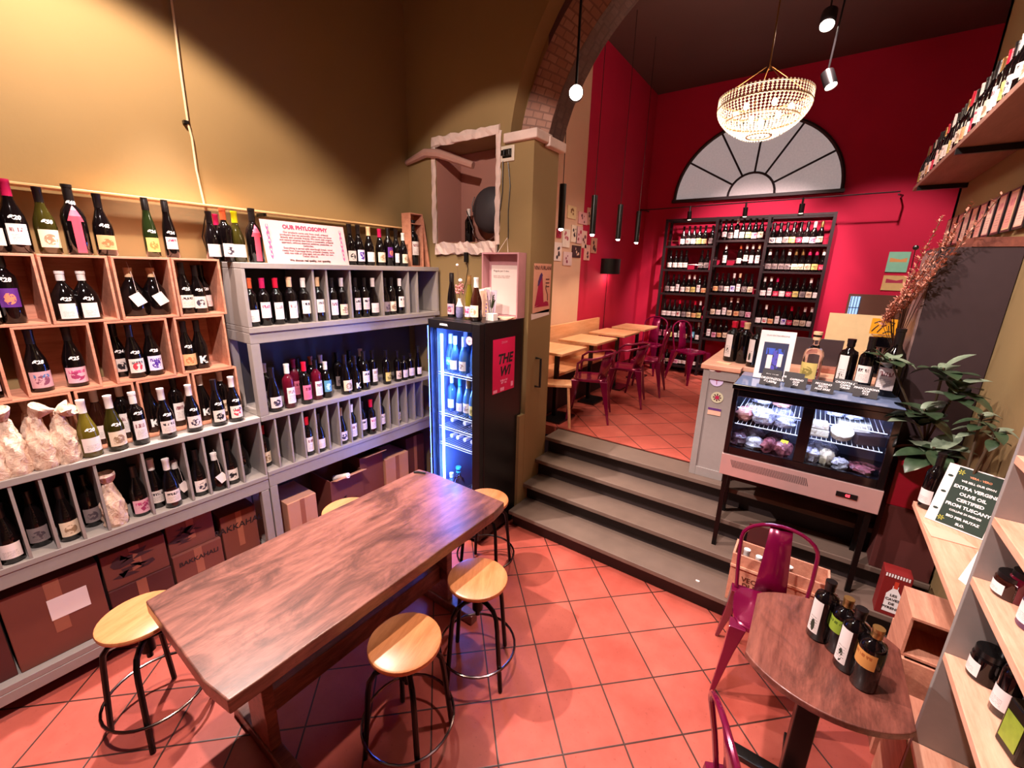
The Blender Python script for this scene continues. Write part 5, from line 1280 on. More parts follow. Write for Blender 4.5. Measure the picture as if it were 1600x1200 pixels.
bottle('oil', 'dark', 'oil', 'red', (-.485, 3.58, CZ), -PI/2-.5, '', gc, 1.25, words=('oil_bottle', 'black oil bottle with long label at the left end of the counter'))
bottle('oil', 'dark', None, 'cork', (-.40, 3.56, CZ), -PI/2, '', gc, 1.25, words=('oil_bottle', 'black oil bottle turned away, second on the counter'))
bottle('oil', 'dark', None, 'pink', (-.44, 3.66, CZ), -PI/2, '', gc, 1.25, words=('oil_bottle', 'black oil bottle with magenta cap behind the first two'))
bottle('oil', 'dark', 'oil', 'black', (-.315, 3.47, CZ), -PI/2-.5, '', gc, 1.2, words=('oil_bottle', 'black oil bottle with long label beside the framed picture'))
b = MB()
for i in range(5): b.box(-.05, .05, -.07, .07, .028*i, .028*i+.026, Matrix.Rotation(.08*((i*7) % 3-1), 4, 'Z'))
o = b.build('book_stack', mat('mixed_pale_covers', '#c8908c', .6, var=.3, nscale=30), None, (-.36, 3.82, CZ)); tag(o, 'stack of pale pink books on the counter behind the bottles', 'books')
b = MB().box(-.05, .05, -.02, .02, 0, .006, Matrix.Rotation(-.3, 4, 'Z')); o = b.build('card_holder', mat('cream_card', '#e8d0a8', .5), None, (-.50, 3.44, CZ)); tag(o, 'small cream card lying on the counter corner', 'card')
# display fridge
DX0, DX1, DY0, DY1 = -.35, .475, 2.965, 3.395
def display():
    t = thing('display_fridge', 'black glass countertop display fridge full of wrapped cheese and salami', 'display fridge', (DX0, DY0, .90))
    w, d = DX1-DX0, DY1-DY0; GB = mat('gloss_black', '#070508', .12, 0, .1, coat=.5)
    b = MB(); z0, z1 = .15, .63
    b.box(0, .03, 0, .03, z0, z1-.035).box(w-.035, w, 0, .03, z0, z1-.035).box(.03, w-.035, 0, .03, z0, z0+.055).box(.03, w-.035, 0, .03, z1-.08, z1-.035).box(w/2-.03, w/2+.03, 0, .03, z0+.055, z1-.08)
    b.build('front_frame', GB, t, bevel=.003)
    b = MB(); b.box(0, w, d-.02, d, z0, z1-.035).box(.0, .02, .031, d-.021, z0, z1-.035).box(w-.02, w, .031, d-.021, z0, z1-.035).box(.021, w-.021, .031, d-.021, z0, z0+.03); b.build('cabinet', GB, t)
    MB().box(.03, w/2-.03, .012, .016, z0+.055, z1-.08).box(w/2+.03, w-.035, .012, .016, z0+.055, z1-.08).build('glass_door', panemat('display_pane'), t)
    b = MB(); b.box(-.008, w+.008, -.008, .035, z1-.034, z1-.004).box(-.008, w+.008, d-.03, d, z1-.034, z1-.004).box(-.008, .025, .036, d-.031, z1-.034, z1-.004).box(w-.025, w+.008, .036, d-.031, z1-.034, z1-.004); b.build('top_frame', GB, t, bevel=.003)
    tg = NT('tinted_top_glass'); tg.base(hx('#8090b8')); tg.set(Roughness=.08); tg.b.inputs['Transmission Weight'].default_value = .3
    MB().box(.0, w, .0, d, z1-.003, z1).build('top_glass', tg.m, t)
    MB().box(.02, w-.02, d-.024, d-.021, z0+.03, z1-.04).build('back_lining', mat('grey_lining', '#4c4a58', .4), t)
    MB().box(-.005, w+.005, -.004, d-.05, 0, z0-.002).build('steel_base', STEEL, t, bevel=.003)
    b = MB()
    for i in range(46):
        x = .07+i*.0092; b.add([(x, -.0055, .065), (x+.0035, -.0055, .065), (x-.018+.0035, -.0055, .115), (x-.018, -.0055, .115)][::1], [(0, 1, 2, 3)])
    b.build('vent_slots', INK, t)
    o = MB().box(w-.20, w-.10, -.009, -.0045, .055, .085).build('control_panel', BLACKP, t); lettering('05', .022, emat('red_digits', (1, .02, .03), 8), o, (w-.145, -.0095, .070), (1, 0, 0), (0, 0, 1), .001, bold=.0006)
    for z in (z0+.205, z0+.315):
        for x0, x1 in ((.035, w/2-.005), (w/2+.005, w-.04)):
            b = MB(); b.tube([(x0, .045, z), (x1, .045, z)], .0035, 6).tube([(x0, d-.04, z), (x1, d-.04, z)], .003, 6)
            for i in range(15): x = x0+(x1-x0)*(i+.5)/15; b.tube([(x, .045, z), (x, d-.04, z)], .0016, 4)
            b.build('wire_shelf', mat('white_wire', '#e8ecf0', .3), t)
    MB().box(.05, w-.05, .034, .046, z1-.062, z1-.048).build('light_strip', emat('display_led', (.62, .68, 1), 120), t)
    for x in (.02, w-.045):
        MB().box(x, x+.028, .02, .048, -.56, -.003).build('stand_leg', IRON, t)
        MB().box(x, x+.028, d-.20, d-.17, -.39, -.003).build('stand_leg', IRON, t)
    MB().box(.05, w-.046, .022, .046, -.035, -.004).build('stand_rail', IRON, t)
    return t
display()
def crumple(name, loc, sx, sy, sz, m, label, seed, grp='wrapped food in the display fridge', k=.22, part=None):
    random.seed(seed); b = MB(); n, mm = 16, 9; vs = []
    for i in range(mm+1):
        for j in range(n):
            a, t_ = 2*PI*j/n, PI*i/mm; r = 1+random.uniform(-k, k)*(math.sin(t_)); ca, sa = math.cos(a), math.sin(a); q = (abs(ca)**3+abs(sa)**3)**(-1/3)
            vs.append((sx*r*ca*q*math.sin(t_)**.6, sy*r*sa*q*math.sin(t_)**.6, max(0, sz*(1-math.cos(t_)*(1+random.uniform(-k, k)*.5))/2)))
    b.add(vs, [(i*n+j, i*n+(j+1) % n, (i+1)*n+(j+1) % n, (i+1)*n+j) for i in range(mm) for j in range(n)], True)
    o = b.build(name, m, None, loc, (0, 0, random.uniform(-.6, .6))); tag(o, label, 'food', grp)
    if part: sheet(part[0], part[1], frame_matrix((0, -sy*.2, sz*1.02), (1, 0, 0), (0, .7, .3)), .001).build('paper_label', part[2], o)
    return o
def wrapm(name, c1, c2):
    t = NT(name); n = t.noise(t.coord(), 26, 5, .7, 1); t.base(t.mix(t.ramp(n, [(.4, hx(c1)), (.6, hx(c2))]), hx(c1), hx(c2)) if False else t.ramp(n, [(.38, hx(c1)), (.62, hx(c2))])); t.set(Roughness=.12); t.b.inputs['Coat Weight'].default_value = .7; t.bump(n, .8, .01); return t.m
FILM = wrapm('plastic_film', '#6a6478', '#e4e2f0'); SAL = wrapm('salami_skin', '#50202a', '#a8606a'); CHE = wrapm('cheese_wrap', '#c8b090', '#f0e4cc'); MORT = wrapm('mortadella', '#c07070', '#e8a890'); DARKF = wrapm('dark_rind', '#2a1824', '#6a5060')
zA, zB, zC_ = .90+.182, .90+.15+.2095, .90+.15+.3195
FOOD = [(-.275, 3.10, zB, .055, .07, .115, MORT, 'pink mortadella half at the left of the display fridge'), (-.165, 3.10, zB, .075, .08, .13, FILM, 'large film wrapped cheese in the left middle tier'), (-.045, 3.11, zB, .055, .07, .09, FILM, 'film bag right of the wrapped cheese, left door'),
        (-.22, 3.24, zB, .08, .06, .12, CHE, 'cheese piece at the back of the left middle tier'), (-.08, 3.25, zB, .07, .05, .12, FILM, 'crumpled film bag at the back of the left middle tier'),
        (-.285, 3.08, zA, .05, .07, .12, DARKF, 'dark crumpled pack at the lower left corner'), (-.19, 3.07, zA, .055, .06, .11, FILM, 'silvery crumpled bag in the lower left tier'), (-.105, 3.08, zA, .038, .08, .12, SAL, 'salami with white string end, lower left tier'), (-.025, 3.07, zA, .048, .06, .12, SAL, 'salami pack with yellow sticker in the lower tier'),
        (-.22, 3.22, zA, .08, .06, .13, FILM, 'pale bag at the back of the lower left tier'), (-.07, 3.22, zA, .07, .06, .13, DARKF, 'dark pack at the back of the lower left tier'),
        (.12, 3.07, zA, .045, .06, .12, FILM, 'film bag at the lower left of the right door'), (.195, 3.07, zA, .04, .05, .13, CHE, 'beige cheese piece in the right lower tier'), (.265, 3.06, zA, .045, .05, .09, FILM, 'white and blue crumpled paper in the right lower tier'), (.375, 3.11, zA, .07, .10, .06, SAL, 'dark red ham slab in the right lower corner'), (.18, 3.22, zA, .08, .06, .13, FILM, 'pale bag at the back of the right lower tier'),
        (-.20, 3.2, zC_, .06, .06, .045, FILM, 'flat pack on the upper left wire shelf'), (-.08, 3.2, zC_, .05, .06, .04, MORT, 'pink pack on the upper left wire shelf'), (.20, 3.2, zC_, .05, .05, .045, FILM, 'film bag on the upper right wire shelf'), (.29, 3.2, zC_, .045, .05, .045, FILM, 'second film bag on the upper right wire shelf')]
for i, (x, y, z, a, b_, c, m, l) in enumerate(FOOD):
    crumple('wrapped_food', (x, y, z+.001), a*.92, b_*.8, c*.8, m, l, 30+i, k=.24, part=((.04, .03, mat('yellow_sticker', '#e8c820', .5)) if 'yellow' in l else None))
o = MB().box(-.055, .055, -.05, .05, 0, .045).box(-.05, .05, -.045, .045, .047, .085).build('cheese_box', CHE, None, (.125, 3.10, zB+.001), (0, 0, .1), bevel=.004); tag(o, 'two stacked pale cheese blocks behind the right glass door', 'food', 'wrapped food in the display fridge')
o = MB().lathe([(0, .001), (.055, 0), (.058, .035), (.052, .042), (0, .042)], 24, m=Matrix.Rotation(.5, 4, 'X'), cap=False).build('round_cheese', CHE, None, (.245, 3.10, zB+.028)); tag(o, 'round white cheese in the right middle tier', 'food', 'wrapped food in the display fridge')
o = MB().box(-.07, .07, -.03, .03, 0, .06).build('food_box', mat('dark_food_box', '#2c1c20', .5), None, (.375, 3.10, zB+.001), (0, 0, .35), bevel=.003); tag(o, 'long dark printed box at the right of the display', 'food', 'wrapped food in the display fridge')
o = MB().box(-.08, .08, -.03, .03, 0, .09).build('food_box', CHE, None, (.30, 3.22, zB+.001), (0, 0, .1), bevel=.003); tag(o, 'long peach box at the back of the right middle tier', 'food', 'wrapped food in the display fridge')
# price cards
TZ = 1.5305
for i, (px, py, tx, lab) in enumerate(((1201, 603, 'GORGONZOLA\n€1,60/hg', 'black price card farthest left on the display fridge'), (1241, 607, 'CAPRINO\nDOP\n€15', 'black price card reading DOP on the display fridge'), (1283, 614, 'PECORINO\nMISTO\nALLE ERBE', 'wide black price card in the middle of the display'),
                                       (1318, 612, 'CACIOTTA DI\nCAPRA\n€30,00', 'black price card reading CAPRA, right of the middle'), (1350, 622, 'FINOCCHIONA\nDOP\n€15', 'black price card farthest right, in front of the bottles'), (1205, 592, 'SALAME', 'black price card half hidden behind the left cards'), (1240, 592, 'PROSCIUTTO', 'black price card behind the DOP card'))):
    p = at(px, py, 'z', TZ); yy = min(max(p.y, 2.985), 3.2); u = Vector((.05, .45, 1)).normalized(); r = Vector((1, -.12, 0)).normalized()
    m = frame_matrix(Vector((0, 0, 0))+u*.039, r, u); t = sheet(.112, .074, m, .0025).build('price_card', INK, None, (p.x, yy, TZ)); tag(t, lab, 'price card', 'handwritten black price cards')
    lettering(tx, .0165 if tx.count('\n') > 1 else .020, WHITEINK, t, m @ Vector((0, 0, .0026)), r, u, .0006, bold=.0003, shear=.2)
    MB().box(-.02, .02, 0, .03, 0, .012).build('card_foot', BLACKP, t)
# framed picture, clear bottle, bottles at the right
def pic_frame():
    A, B = at(1174, 584, 'z', 1.5315), at(1225, 588, 'z', 1.5315); y = 3.235; x0, x1 = at(1174, 584, 'y', y).x, at(1229, 590, 'y', y).x; z1 = at(1195, 515, 'y', y+.05).z
    h = z1-TZ; w = .20; u = Vector((0, .2, 1)).normalized(); m = frame_matrix(u*(h/2+.002), (1, 0, 0), u)
    t = thing('picture_frame', 'white framed olive oil advert standing on the display fridge', 'picture', ((x0+x1)/2+.01, y, TZ))
    sheet(w, h, m, .012).build('frame', mat('white_frame', '#e8e0e0', .4), t, bevel=.001)
    b = MB(); uvquad(b, w*.7, h*.66, m @ Matrix.Translation((0, -h*.07, 0)), .0125); b.build('photo', labelmat('oil_photo', '#26284a', '#a8b040', header='#3858c8', pic='#5048b0', lines=False), t)
    sheet(.03, h*.28, m @ Matrix.Translation((-.025, -.045, .0131)), .0005).build('bottle_print', WHITEP, t); sheet(.024, h*.26, m @ Matrix.Translation((.035, -.03, .0131)), .0005).build('bottle_print', WHITEP, t)
    lettering('OLIO EXTRAVERGINE', .0135, mat('brown_ink', '#5a3030', .6), t, m @ Vector((0, h*.40, .0125)), (1, 0, 0), u, .0006)
pic_frame()
o = bottle('spirit', 'clear', 'yellow', 'cork', (.03, 3.30, TZ), -PI/2-.3, '', gc, 1.28, words=('spirit_bottle', 'clear round bottle with yellow citrus label and cork stopper'))
bottle('oil', 'dark', 'oil', 'black', (.205, 3.30, TZ), -PI/2-.4, '', gc, 1.28, words=('oil_bottle', 'dark oil bottle with slim label left of the printed one'))
bottle('bord', 'dark', 'head', 'black', (.295, 3.25, TZ), -PI/2-.3, '', gc, 1.12, words=('wine_bottle', 'dark wine bottle with black-printed label on the display fridge'))
bottle('magn', 'dark', 'tall', 'black', (.41, 3.26, TZ), -PI/2-.3, '', gc, 1.18, words=('wine_bottle', 'tall magnum with white label at the display fridge right end'))
def laptop():
    t = thing('laptop', 'open dark grey laptop seen from behind on the counter', 'laptop', (.02, 3.80, CZ), .06)
    MB().box(-.17, .17, .0, .23, 0, .015).build('base', DGREY, t, bevel=.003); MB().box(-.17, .17, -.007, 0, 0, .22, Matrix.Rotation(.25, 4, 'X')).build('screen_lid', mat('laptop_grey', '#4c4248', .4, .3), t, bevel=.003)
laptop()
o = MB().box(-.12, .12, -.05, .05, 0, .035).build('tablet_case', mat('pinkish_leather', '#a86858', .5), None, (.10, 3.62, CZ), (0, 0, .1), bevel=.004); tag(o, 'flat pinkish leather case on the counter before the laptop', 'case')
def backbar():
    t = thing('back_cabinet', 'low dark service cabinet behind the counter at the right wall', 'cabinet', (.16, 4.35, .68))
    MB().box(0, .62, 0, .5, 0, .78).build('body', mat('dark_cabinet', '#2a1a1c', .5), t, bevel=.003); MB().box(-.01, .63, -.01, .5, .781, .81).build('worktop', PINEX, t)
backbar()
o = MB().box(-.17, .17, -.012, .012, 0, .42).build('pale_board', mat('pale_beige_board', '#e8c898', .5), None, (.26, 4.50, 1.4915)); tag(o, 'upright pale beige board standing behind the laptop', 'board')
GBK = mat('gloss_black', '#070508', .12)
def machine():
    t = thing('coffee_machine', 'black coffee machine behind the bottles on the right of the counter', 'machine', (.44, 3.74, CZ+.0))
    MB().box(-.11, .01, -.09, .11, 0, .03).box(-.11, .01, .02, .11, .03, .24).box(-.11, .01, -.09, .11, .20, .27).build('body', GBK, t, bevel=.006); MB().lathe([(0, .13), (.022, .13), (.026, .195), (0, .195)], 12, c=(-.05, -.03, 0), cap=False).build('brew_head', CHROME, t)
GBK = mat('gloss_black', '#070508', .12)
machine()
def ysign():
    t = thing('yellow_sign', 'small yellow card with black brush scribbles above the coffee machine', 'sign', (.385, 3.79, CZ+.2715))
    m = frame_matrix((0, 0, .055), (1, 0, 0), (0, 0, 1)); sheet(.14, .105, m, .004).build('card', mat('amber_card', '#e89810', .5), t)
    b = MB()
    for P in (((-.055, .02), (-.03, .035), (-.015, .03)), ((-.03, -.04), (-.01, -.005), (-.012, .015)), ((.0, .04), (.05, .028), (.035, .005)), ((.02, .01), (.03, -.03)), ((-.06, -.035), (-.045, -.01), (-.03, .01)), ((.0, -.045), (.02, -.03), (.045, -.032), (.055, -.048))):
        b.tube([m @ Vector((x, y, .0055)) for x, y in P], .003, 5)
    b.build('brush_scribble', INK, t)
ysign()
# dried bouquet
def bouquet():
    t = thing('dried_bouquet', 'big dried pinkish pampas bouquet in a dark vase at the counter end', 'plant', (.425, 3.45, CZ))
    MB().lathe([(0, .001), (.028, 0), (.032, .05), (.026, .16), (.016, .2), (.02, .215), (0, .21)], 18, cap=False).build('vase', BLACKP, t)
    random.seed(12)
    for i in range(17):
        f0 = i/16; L = .30+.52*f0*random.uniform(.75, 1.1)
        tip = Vector((-.09+.26*f0**.9*random.uniform(.5, 1.25), -.16-.12*random.random(), .2+L)); base = Vector((0, 0, .2)); mid = base.lerp(tip, .5)+Vector((-.05, -.02, .02))
        MB().tube([base, mid, tip], .0018, 4).build('stem', mat('dry_stem', '#5a3c2c', .7), t)
        b = MB()
        for k in range(70):
            f = random.uniform(.45, 1.03); p = mid.lerp(tip, (f-.5)/.5); ang = random.uniform(0, 6.28); el = random.uniform(.1, 1.1); l = random.uniform(.022, .045)*(1.3-f*.6)
            d = Vector((math.cos(ang)*math.cos(el), math.sin(ang)*math.cos(el), math.sin(el)))*l; sd = d.cross(Vector((0, 0, 1))).normalized()*l*.2
            b.add([p, p+d*.5+sd, p+d, p+d*.5-sd], [(0, 1, 2, 3)])
        b.build('plume', mat('dusty_plume', '#c88470', .8, var=.3, nscale=20), t)
    for x, z in ((-.04, .80), (-.02, .64)):
        s = MB().tube([(0, 0, .2), (x*.6, -.08, .45), (x, -.14, z)], .002, 4).build('stem', BLACK, t); MB().ball((x, -.14, z+.010), .014, 8).build('seed_head', BLACK, s)
bouquet()
# opening with blue window, prints at the back right
o = MB().box(.30, 1.25, YBK-.03, YBK-.001, .68, 2.0).build('door_1', mat('brown_door', '#5c3828', .6)); o['kind'] = 'structure'
o = MB().box(.325, .43, YBK-.045, YBK-.031, 1.45, 1.97).build('window_2', emat('blue_window', hx('#8ab0e0'), .9)); o['kind'] = 'structure'
b = MB()
for k in range(4): b.cyl((.335+.03*k, YBK-.055, 1.45), (.335+.03*k, YBK-.055, 1.97), .004, 5)
for k in range(3): b.cyl((.32, YBK-.055, 1.55+.14*k), (.44, YBK-.055, 1.55+.14*k), .004, 5)
b.build('window_bars', BLACK, o)
for i, (x0, x1, z0, z1, c1, c2, l) in enumerate(((.60, .80, 2.28, 2.52, '#8ad0b0', '#e0a060', 'pale green beach print high on the crimson back wall'), (.60, .82, 2.06, 2.24, '#d8b878', '#b03050', 'ochre print below the green one on the crimson wall'))):
    t = thing('framed_print', l, 'picture', ((x0+x1)/2, YBK-.001, (z0+z1)/2)); m = frame_matrix((0, -.001, 0), (1, 0, 0), (0, 0, 1)); sheet(x1-x0, z1-z0, m, .012).build('board', mat('backprint_%d' % i, c1, .6), t)
    b = MB(); fan2(b, [(-.08, .0), (.08, .0), (.08, .05), (.02, .03), (-.08, .05)], m, .0125); b.build('printed_image', mat('backink_%d' % i, c2, .6), t)

# ------------------------------------------------------------------ right wall: bottle shelf, price boards, cabinet, plants
def top_shelf():
    t = thing('wall_shelf', 'long high pale shelf on the right wall packed with bottles', 'shelf', (.5, 2.0, 2.95))
    MB().box(0, .298, -.0, 3.34, 0, .03).build('board', woodmat('shelf_board_wood', '#8a5c50', '#a87868', 'y', .8, .5), t, bevel=.002)
    for y in (3.05, 1.75, .55):
        MB().box(-.0, .298, y, y+.03, -.035, -.001).build('bracket', BLACK, t); 
top_shelf()
random.seed(77)
kk = ['bord', 'burg', 'burg', 'bord', 'cham']; ll = ['white', 'cream', 'tall', 'white', 'yellow', 'pinkhead', 'head', 'cream', 'peach', 'white', 'red', 'pic']; cc = ['black', 'black', 'red', 'white', 'black', 'gold', 'black']
for i in range(33):
    y = 2.42+i*.089; z = 2.9805
    bottle(kk[(i*7) % 5], 'dark', ll[(i*5) % 12], cc[(i*3) % 7], (.552, y, z), PI, 'on the high right shelf', 'bottles on the high right shelf', .97)
for i in range(16):
    bottle(kk[(i*3) % 5], 'dark', ll[(i*7) % 12], cc[(i*5) % 7], (.67, 2.5+i*.178, 2.9805), PI, 'in the high right shelf back row', 'bottles on the high right shelf', 1.02)
for i in range(10):
    y1 = 5.31-i*.196; pc = ['#e8c8b8', '#e0a898', '#e09890', '#e0a898', '#e8b890', '#e8b8a8', '#e0a8a0', '#e0988c', '#ecc898', '#e8b8a0'][i]
    t = thing('price_board', f'narrow black framed price list, {ordw[i]} from the far end of the right wall', 'board', (XR-.001, y1-.08, 2.585), 0, 'row of black framed price lists')
    MB().box(-.022, 0, -.080, .080, -.115, .115).build('frame', BLACK, t, bevel=.002)
    m = frame_matrix((-.0222, 0, 0), (0, -1, 0), (0, 0, 1)); p = sheet(.115, .205, m, .001).build('price_list', mat('price_paper_%d' % i, pc, .6), t)
    b = MB(); uvquad(b, .105, .19, m, .0014); b.build('printed_list', labelmat('price_print_%d' % (i % 3), pc, ['#c03060', '#8a3050', '#b05040'][i % 3], header='#c05070'), p)
def slab():
    t = thing('tall_cabinet', 'tall flat dark brown cabinet against the right wall behind the plants', 'cabinet', (.48, 3.30, .6815))
    MB().box(0, .317, 0, .38, 0, 1.69).build('body', mat('dark_taupe', '#3a2a2e', .45), t, bevel=.003); MB().box(-.012, -.001, .01, .37, .02, 1.67).build('door', mat('taupe_edge', '#8a6c68', .4), t)
slab()
o = MB().box(.60, .797, 3.295, 3.66, 2.3725, 2.42).build('wooden_beam', woodmat('red_beam_wood', '#5a2820', '#8a4a38', 'y', 1, .6)); tag(o, 'short reddish wooden board lying on top of the tall dark cabinet', 'board')

# plants
def leafm(name, c1, c2):
    t = NT(name); n = t.noise(t.coord(), 30, 3); t.base(t.mix(n, hx(c1), hx(c2))); t.set(Roughness=.28); t.b.inputs['Coat Weight'].default_value = .3; return t.m
LEAF = leafm('rubber_leaf', '#1c2c1c', '#3e5038'); LEAF2 = leafm('variegated_leaf', '#384834', '#9aa890')
def leaf(b, p, d, L, w, droop=.2, n=7):
    d = Vector(d).normalized(); s = d.cross(Vector((0, 0, 1)))
    s = s.normalized() if s.length > .1 else Vector((1, 0, 0)); u = s.cross(d).normalized(); vs = []
    for i in range(n+1):
        f = i/n; c = Vector(p)+d*(L*f)+Vector((0, 0, -droop*L*f*f)); ww = w*math.sin(PI*min(1, f*.96+.04))**.75
        vs += [c-s*ww+u*ww*.25, c, c+s*ww+u*ww*.25]
    b.add(vs, [(3*i+k, 3*i+k+1, 3*i+k+4, 3*i+k+3) for i in range(n) for k in range(2)], True)
def plant(name, lab, root, heads, potr, poth, seed):
    random.seed(seed); t = thing(name, lab, 'plant', root); R = Vector(root)
    MB().lathe([(0, .001), (potr*.75, 0), (potr, poth), (potr*.9, poth), (potr*.85, poth*.9), (0, poth*.88)], 22, cap=False).build('pot', mat('dark_pot', '#2a1c1c', .6), t)
    for (h, nl, L) in heads:
        H = Vector(h)-R
        MB().tube([(0, 0, poth*.85), H*.5+Vector((0, 0, poth*.4)), H], .006, 6).build('stem', mat('plant_stem', '#4a3a28', .7), t)
        for k in range(nl):
            a = 2.4*k+random.uniform(-.3, .3); el = random.uniform(-.15, .9)
            b = MB(); leaf(b, H+Vector((0, 0, -.008*k)), (math.cos(a)*math.cos(el), math.sin(a)*math.cos(el), math.sin(el)), L*random.uniform(.75, 1.1), L*.27, random.uniform(.1, .5))
            b.build('leaf', LEAF2 if k % 3 == 0 else LEAF, t)
A = at(1445, 640, 'y', 2.95); B = at(1500, 600, 'y', 2.9); Cc = at(1560, 650, 'y', 2.72); D = at(1390, 560, 'y', 3.15); E_ = at(1460, 700, 'y', 2.85); F_ = at(1475, 575, 'y', 3.0)
o = MB().box(0, .27, 0, .155, 0, .42).build('cardboard_box', CARDD, None, (.52, 3.082, .511), bevel=.003); tag(o, 'dark brown carton on the stairs below the red tin', 'box')
o = MB().box(0, .27, 0, .155, 0, .278).build('red_tin', mat('red_lacquer', '#a01028', .35), None, (.52, 3.082, .932), bevel=.003); tag(o, 'dark red biscuit tin on the carton under the plant', 'tin')
plant('rubber_plant', 'leafy rubber plant with broad striped leaves beside the display fridge', (.62, 3.16, 1.2115), [(A, 13, .17), (B, 12, .15), (D, 8, .14), (E_, 9, .19), (F_, 9, .15)], .07, .12, 8)
plant('rubber_plant', 'smaller leafy plant nearer the camera on the pine plank, right edge', (.69, 2.66, 1.1215), [(Cc-Vector((.05,0,0)), 13, .09), (Cc+Vector((-.03, -.15, -.02)), 9, .08)], .055, .10, 9)

# pine shelving at the right edge
def right_shelves():
    t = thing('pine_shelving', 'pine shelving with grey upright panel along the right wall', 'shelf', (.56, 1.85, 0))
    MB().box(0, .236, -.01, .01, 0, 1.95).build('upright_panel', GREY, t, bevel=.002)
    for z in (.96, 1.27, 1.49, 1.70, .55):
        MB().box(0, .236, -1.65, -.011, z-.028, z).build('plank', PINE, t, bevel=.002)
    MB().box(0, .236, .011, .90, 1.12-.028, 1.12).build('counter_plank', PINE, t, bevel=.002)
right_shelves()
def oil_sign():
    z = 1.1215; BL, BR = at(1445, 808, 'z', z), at(1530, 842, 'z', z); 
    r = (BR-BL); r.z = 0; w = r.length*1.06; r.normalize(); back = Vector((-r.y, r.x, 0))
    best = None
    for k in range(0, 60):
        for hh in range(8, 30):
            u = (Vector((0, 0, 1))+back*(k*.02)).normalized(); P = BL+u*(hh*.01); q = scr(P); e = (q[0]-1485)**2+(q[1]-724)**2
            if best is None or e < best[0]: best = (e, u, hh*.01)
    _, u, h = best
    c = (BL+BR)/2+r*.005; t = thing('oil_sign', 'dark green EXTRA VERGINE olive oil sign leaning on the pine plank', 'sign', c)
    m = frame_matrix(u*(h/2), r, u); sheet(w, h, m, .003).build('board', mat('white_card', '#ecdcd8', .5), t)
    sheet(w*.80, h*.965, m @ Matrix.Translation((w*.085, 0, .003)), .0008).build('green_field', mat('dark_green_print', '#0a2214', .7), t)
    def wr(s, size, v, mt=WHITEINK, x=.09): lettering(s, size, mt, t, m @ Vector((w*x, h*v, .0042)), r, u, .0005, bold=.0006*size/.02)
    k = w/.2
    wr('VERA - VERO', .0125*k, .36, mat('orange_print', '#d88860', .5)); wr('WE SELL OUR OWN', .0125*k, .27); wr('EXTRA VERGINE', .020*k, .165); wr('OLIVE OIL', .020*k, .06); wr('CERTIFIED', .020*k, -.04); wr('FROM TUSCANY', .020*k, -.14)
    wr('COLLINE DI FIRENZE', .0115*k, -.23); wr('BIO PER MUTAZ', .0155*k, -.33); wr('SLO.', .0155*k, -.42)
    for sx, sy in ((-.25, .40), (-.25, -.40)):
        b = MB()
        for q in range(6): a = q*1.05; fan2(b, [(w*sx+.012*k*math.cos(a+d)*rr, h*sy+.012*k*math.sin(a+d)*rr) for d, rr in ((0, .1), (-.3, .7), (0, 1.2), (.3, .7))], m, .0044)
        b.build('olive_ornament', mat('olive_yellow_print', '#a8a028', .5), t)
    b = MB()
    for q in (-.28, .02, .3): fan2(b, circ(-w*.40, h*q, .010*k, 9, .006*k), m, .0034)
    b.build('small_emblem', mat('dark_green_print', '#0a2214', .7), t)
oil_sign()
for i, (P4, l, m) in enumerate(((((1427, 812), (1455, 838), (1528, 858), (1500, 838)), 'flat sheet of peach paper lying before the green sign', mat('peach_paper', '#e0b098', .6)), (((1528, 862), (1497, 905), (1511, 916), (1536, 880)), 'small printed white leaflet on the pine plank', WHITEP))):
    V = [at(a, c, 'z', 1.1215) for a, c in P4]; V = [Vector((min(.79, max(.563, v.x)), max(1.866, v.y), v.z)) for v in V]
    b = MB(); b.add(V+[v+Vector((0, 0, .002)) for v in V], [(3, 2, 1, 0), (4, 5, 6, 7), (0, 1, 5, 4), (1, 2, 6, 5), (2, 3, 7, 6), (3, 0, 4, 7)]); o = b.build('leaflet', m); tag(o, l, 'leaflet')
bottle('bord', 'dark', 'white', 'black', (.60, 2.70, 1.1215), PI+.6, '', gc, .95, words=('wine_bottle', 'dark wine bottle with white label behind the olive oil sign'))
def jar(px, py, z, r, h, m, lid, lab):
    p = at(px, py, 'z', z); t = thing('glass_jar', lab, 'jar', (max(.565+r, min(p.x, .79-r)), min(p.y, 1.82-r), z+.0005))
    MB().lathe([(0, .001), (r*.9, 0), (r, .006), (r, h*.75), (r*.85, h*.82), (0, h*.82)], 20, cap=False).build('jar_body', m, t); MB().lathe([(0, h*.82), (r*.92, h*.82), (r*.92, h), (0, h)], 20, cap=False).build('lid', lid, t)
    MB().patch(r+.0008, h*.15, h*.6, PI-.9, PI+.9, 10).build('label', LB['white'][0], t)
jar(1567, 915, 1.27, .042, .075, G['brown'], BLACK, 'brown preserve jar with white label on the second pine plank')
jar(1592, 940, 1.27, .035, .10, G['rose'], BLACK, 'dark jar with white label nearer the photo edge')
jar(1618, 985, 1.27, .04, .13, mat('purple_tin', '#503058', .4, var=.5, nscale=60), CHROME, 'purple patterned tin at the right photo edge')
jar(1527, 1035, .96, .044, .11, G['dark'], BLACK, 'round dark jar deepest on the lower pine plank')
for i, (x, y, l, s) in enumerate(((.68, 1.78, 'dim', 1.0), (.70, 1.68, 'white', .95), (.655, 1.645, 'white', .9), (.74, 1.60, 'tall', .95), (.68, 1.38, 'dim', .95), (.74, 1.44, 'white', .95), (.66, 1.28, 'dim', .95))):
    bottle('oil', 'dark', l, 'black', (x, y, .9605), PI+.3, 'on the lower pine plank', 'dark oil bottles on the lower pine plank', s*.98)
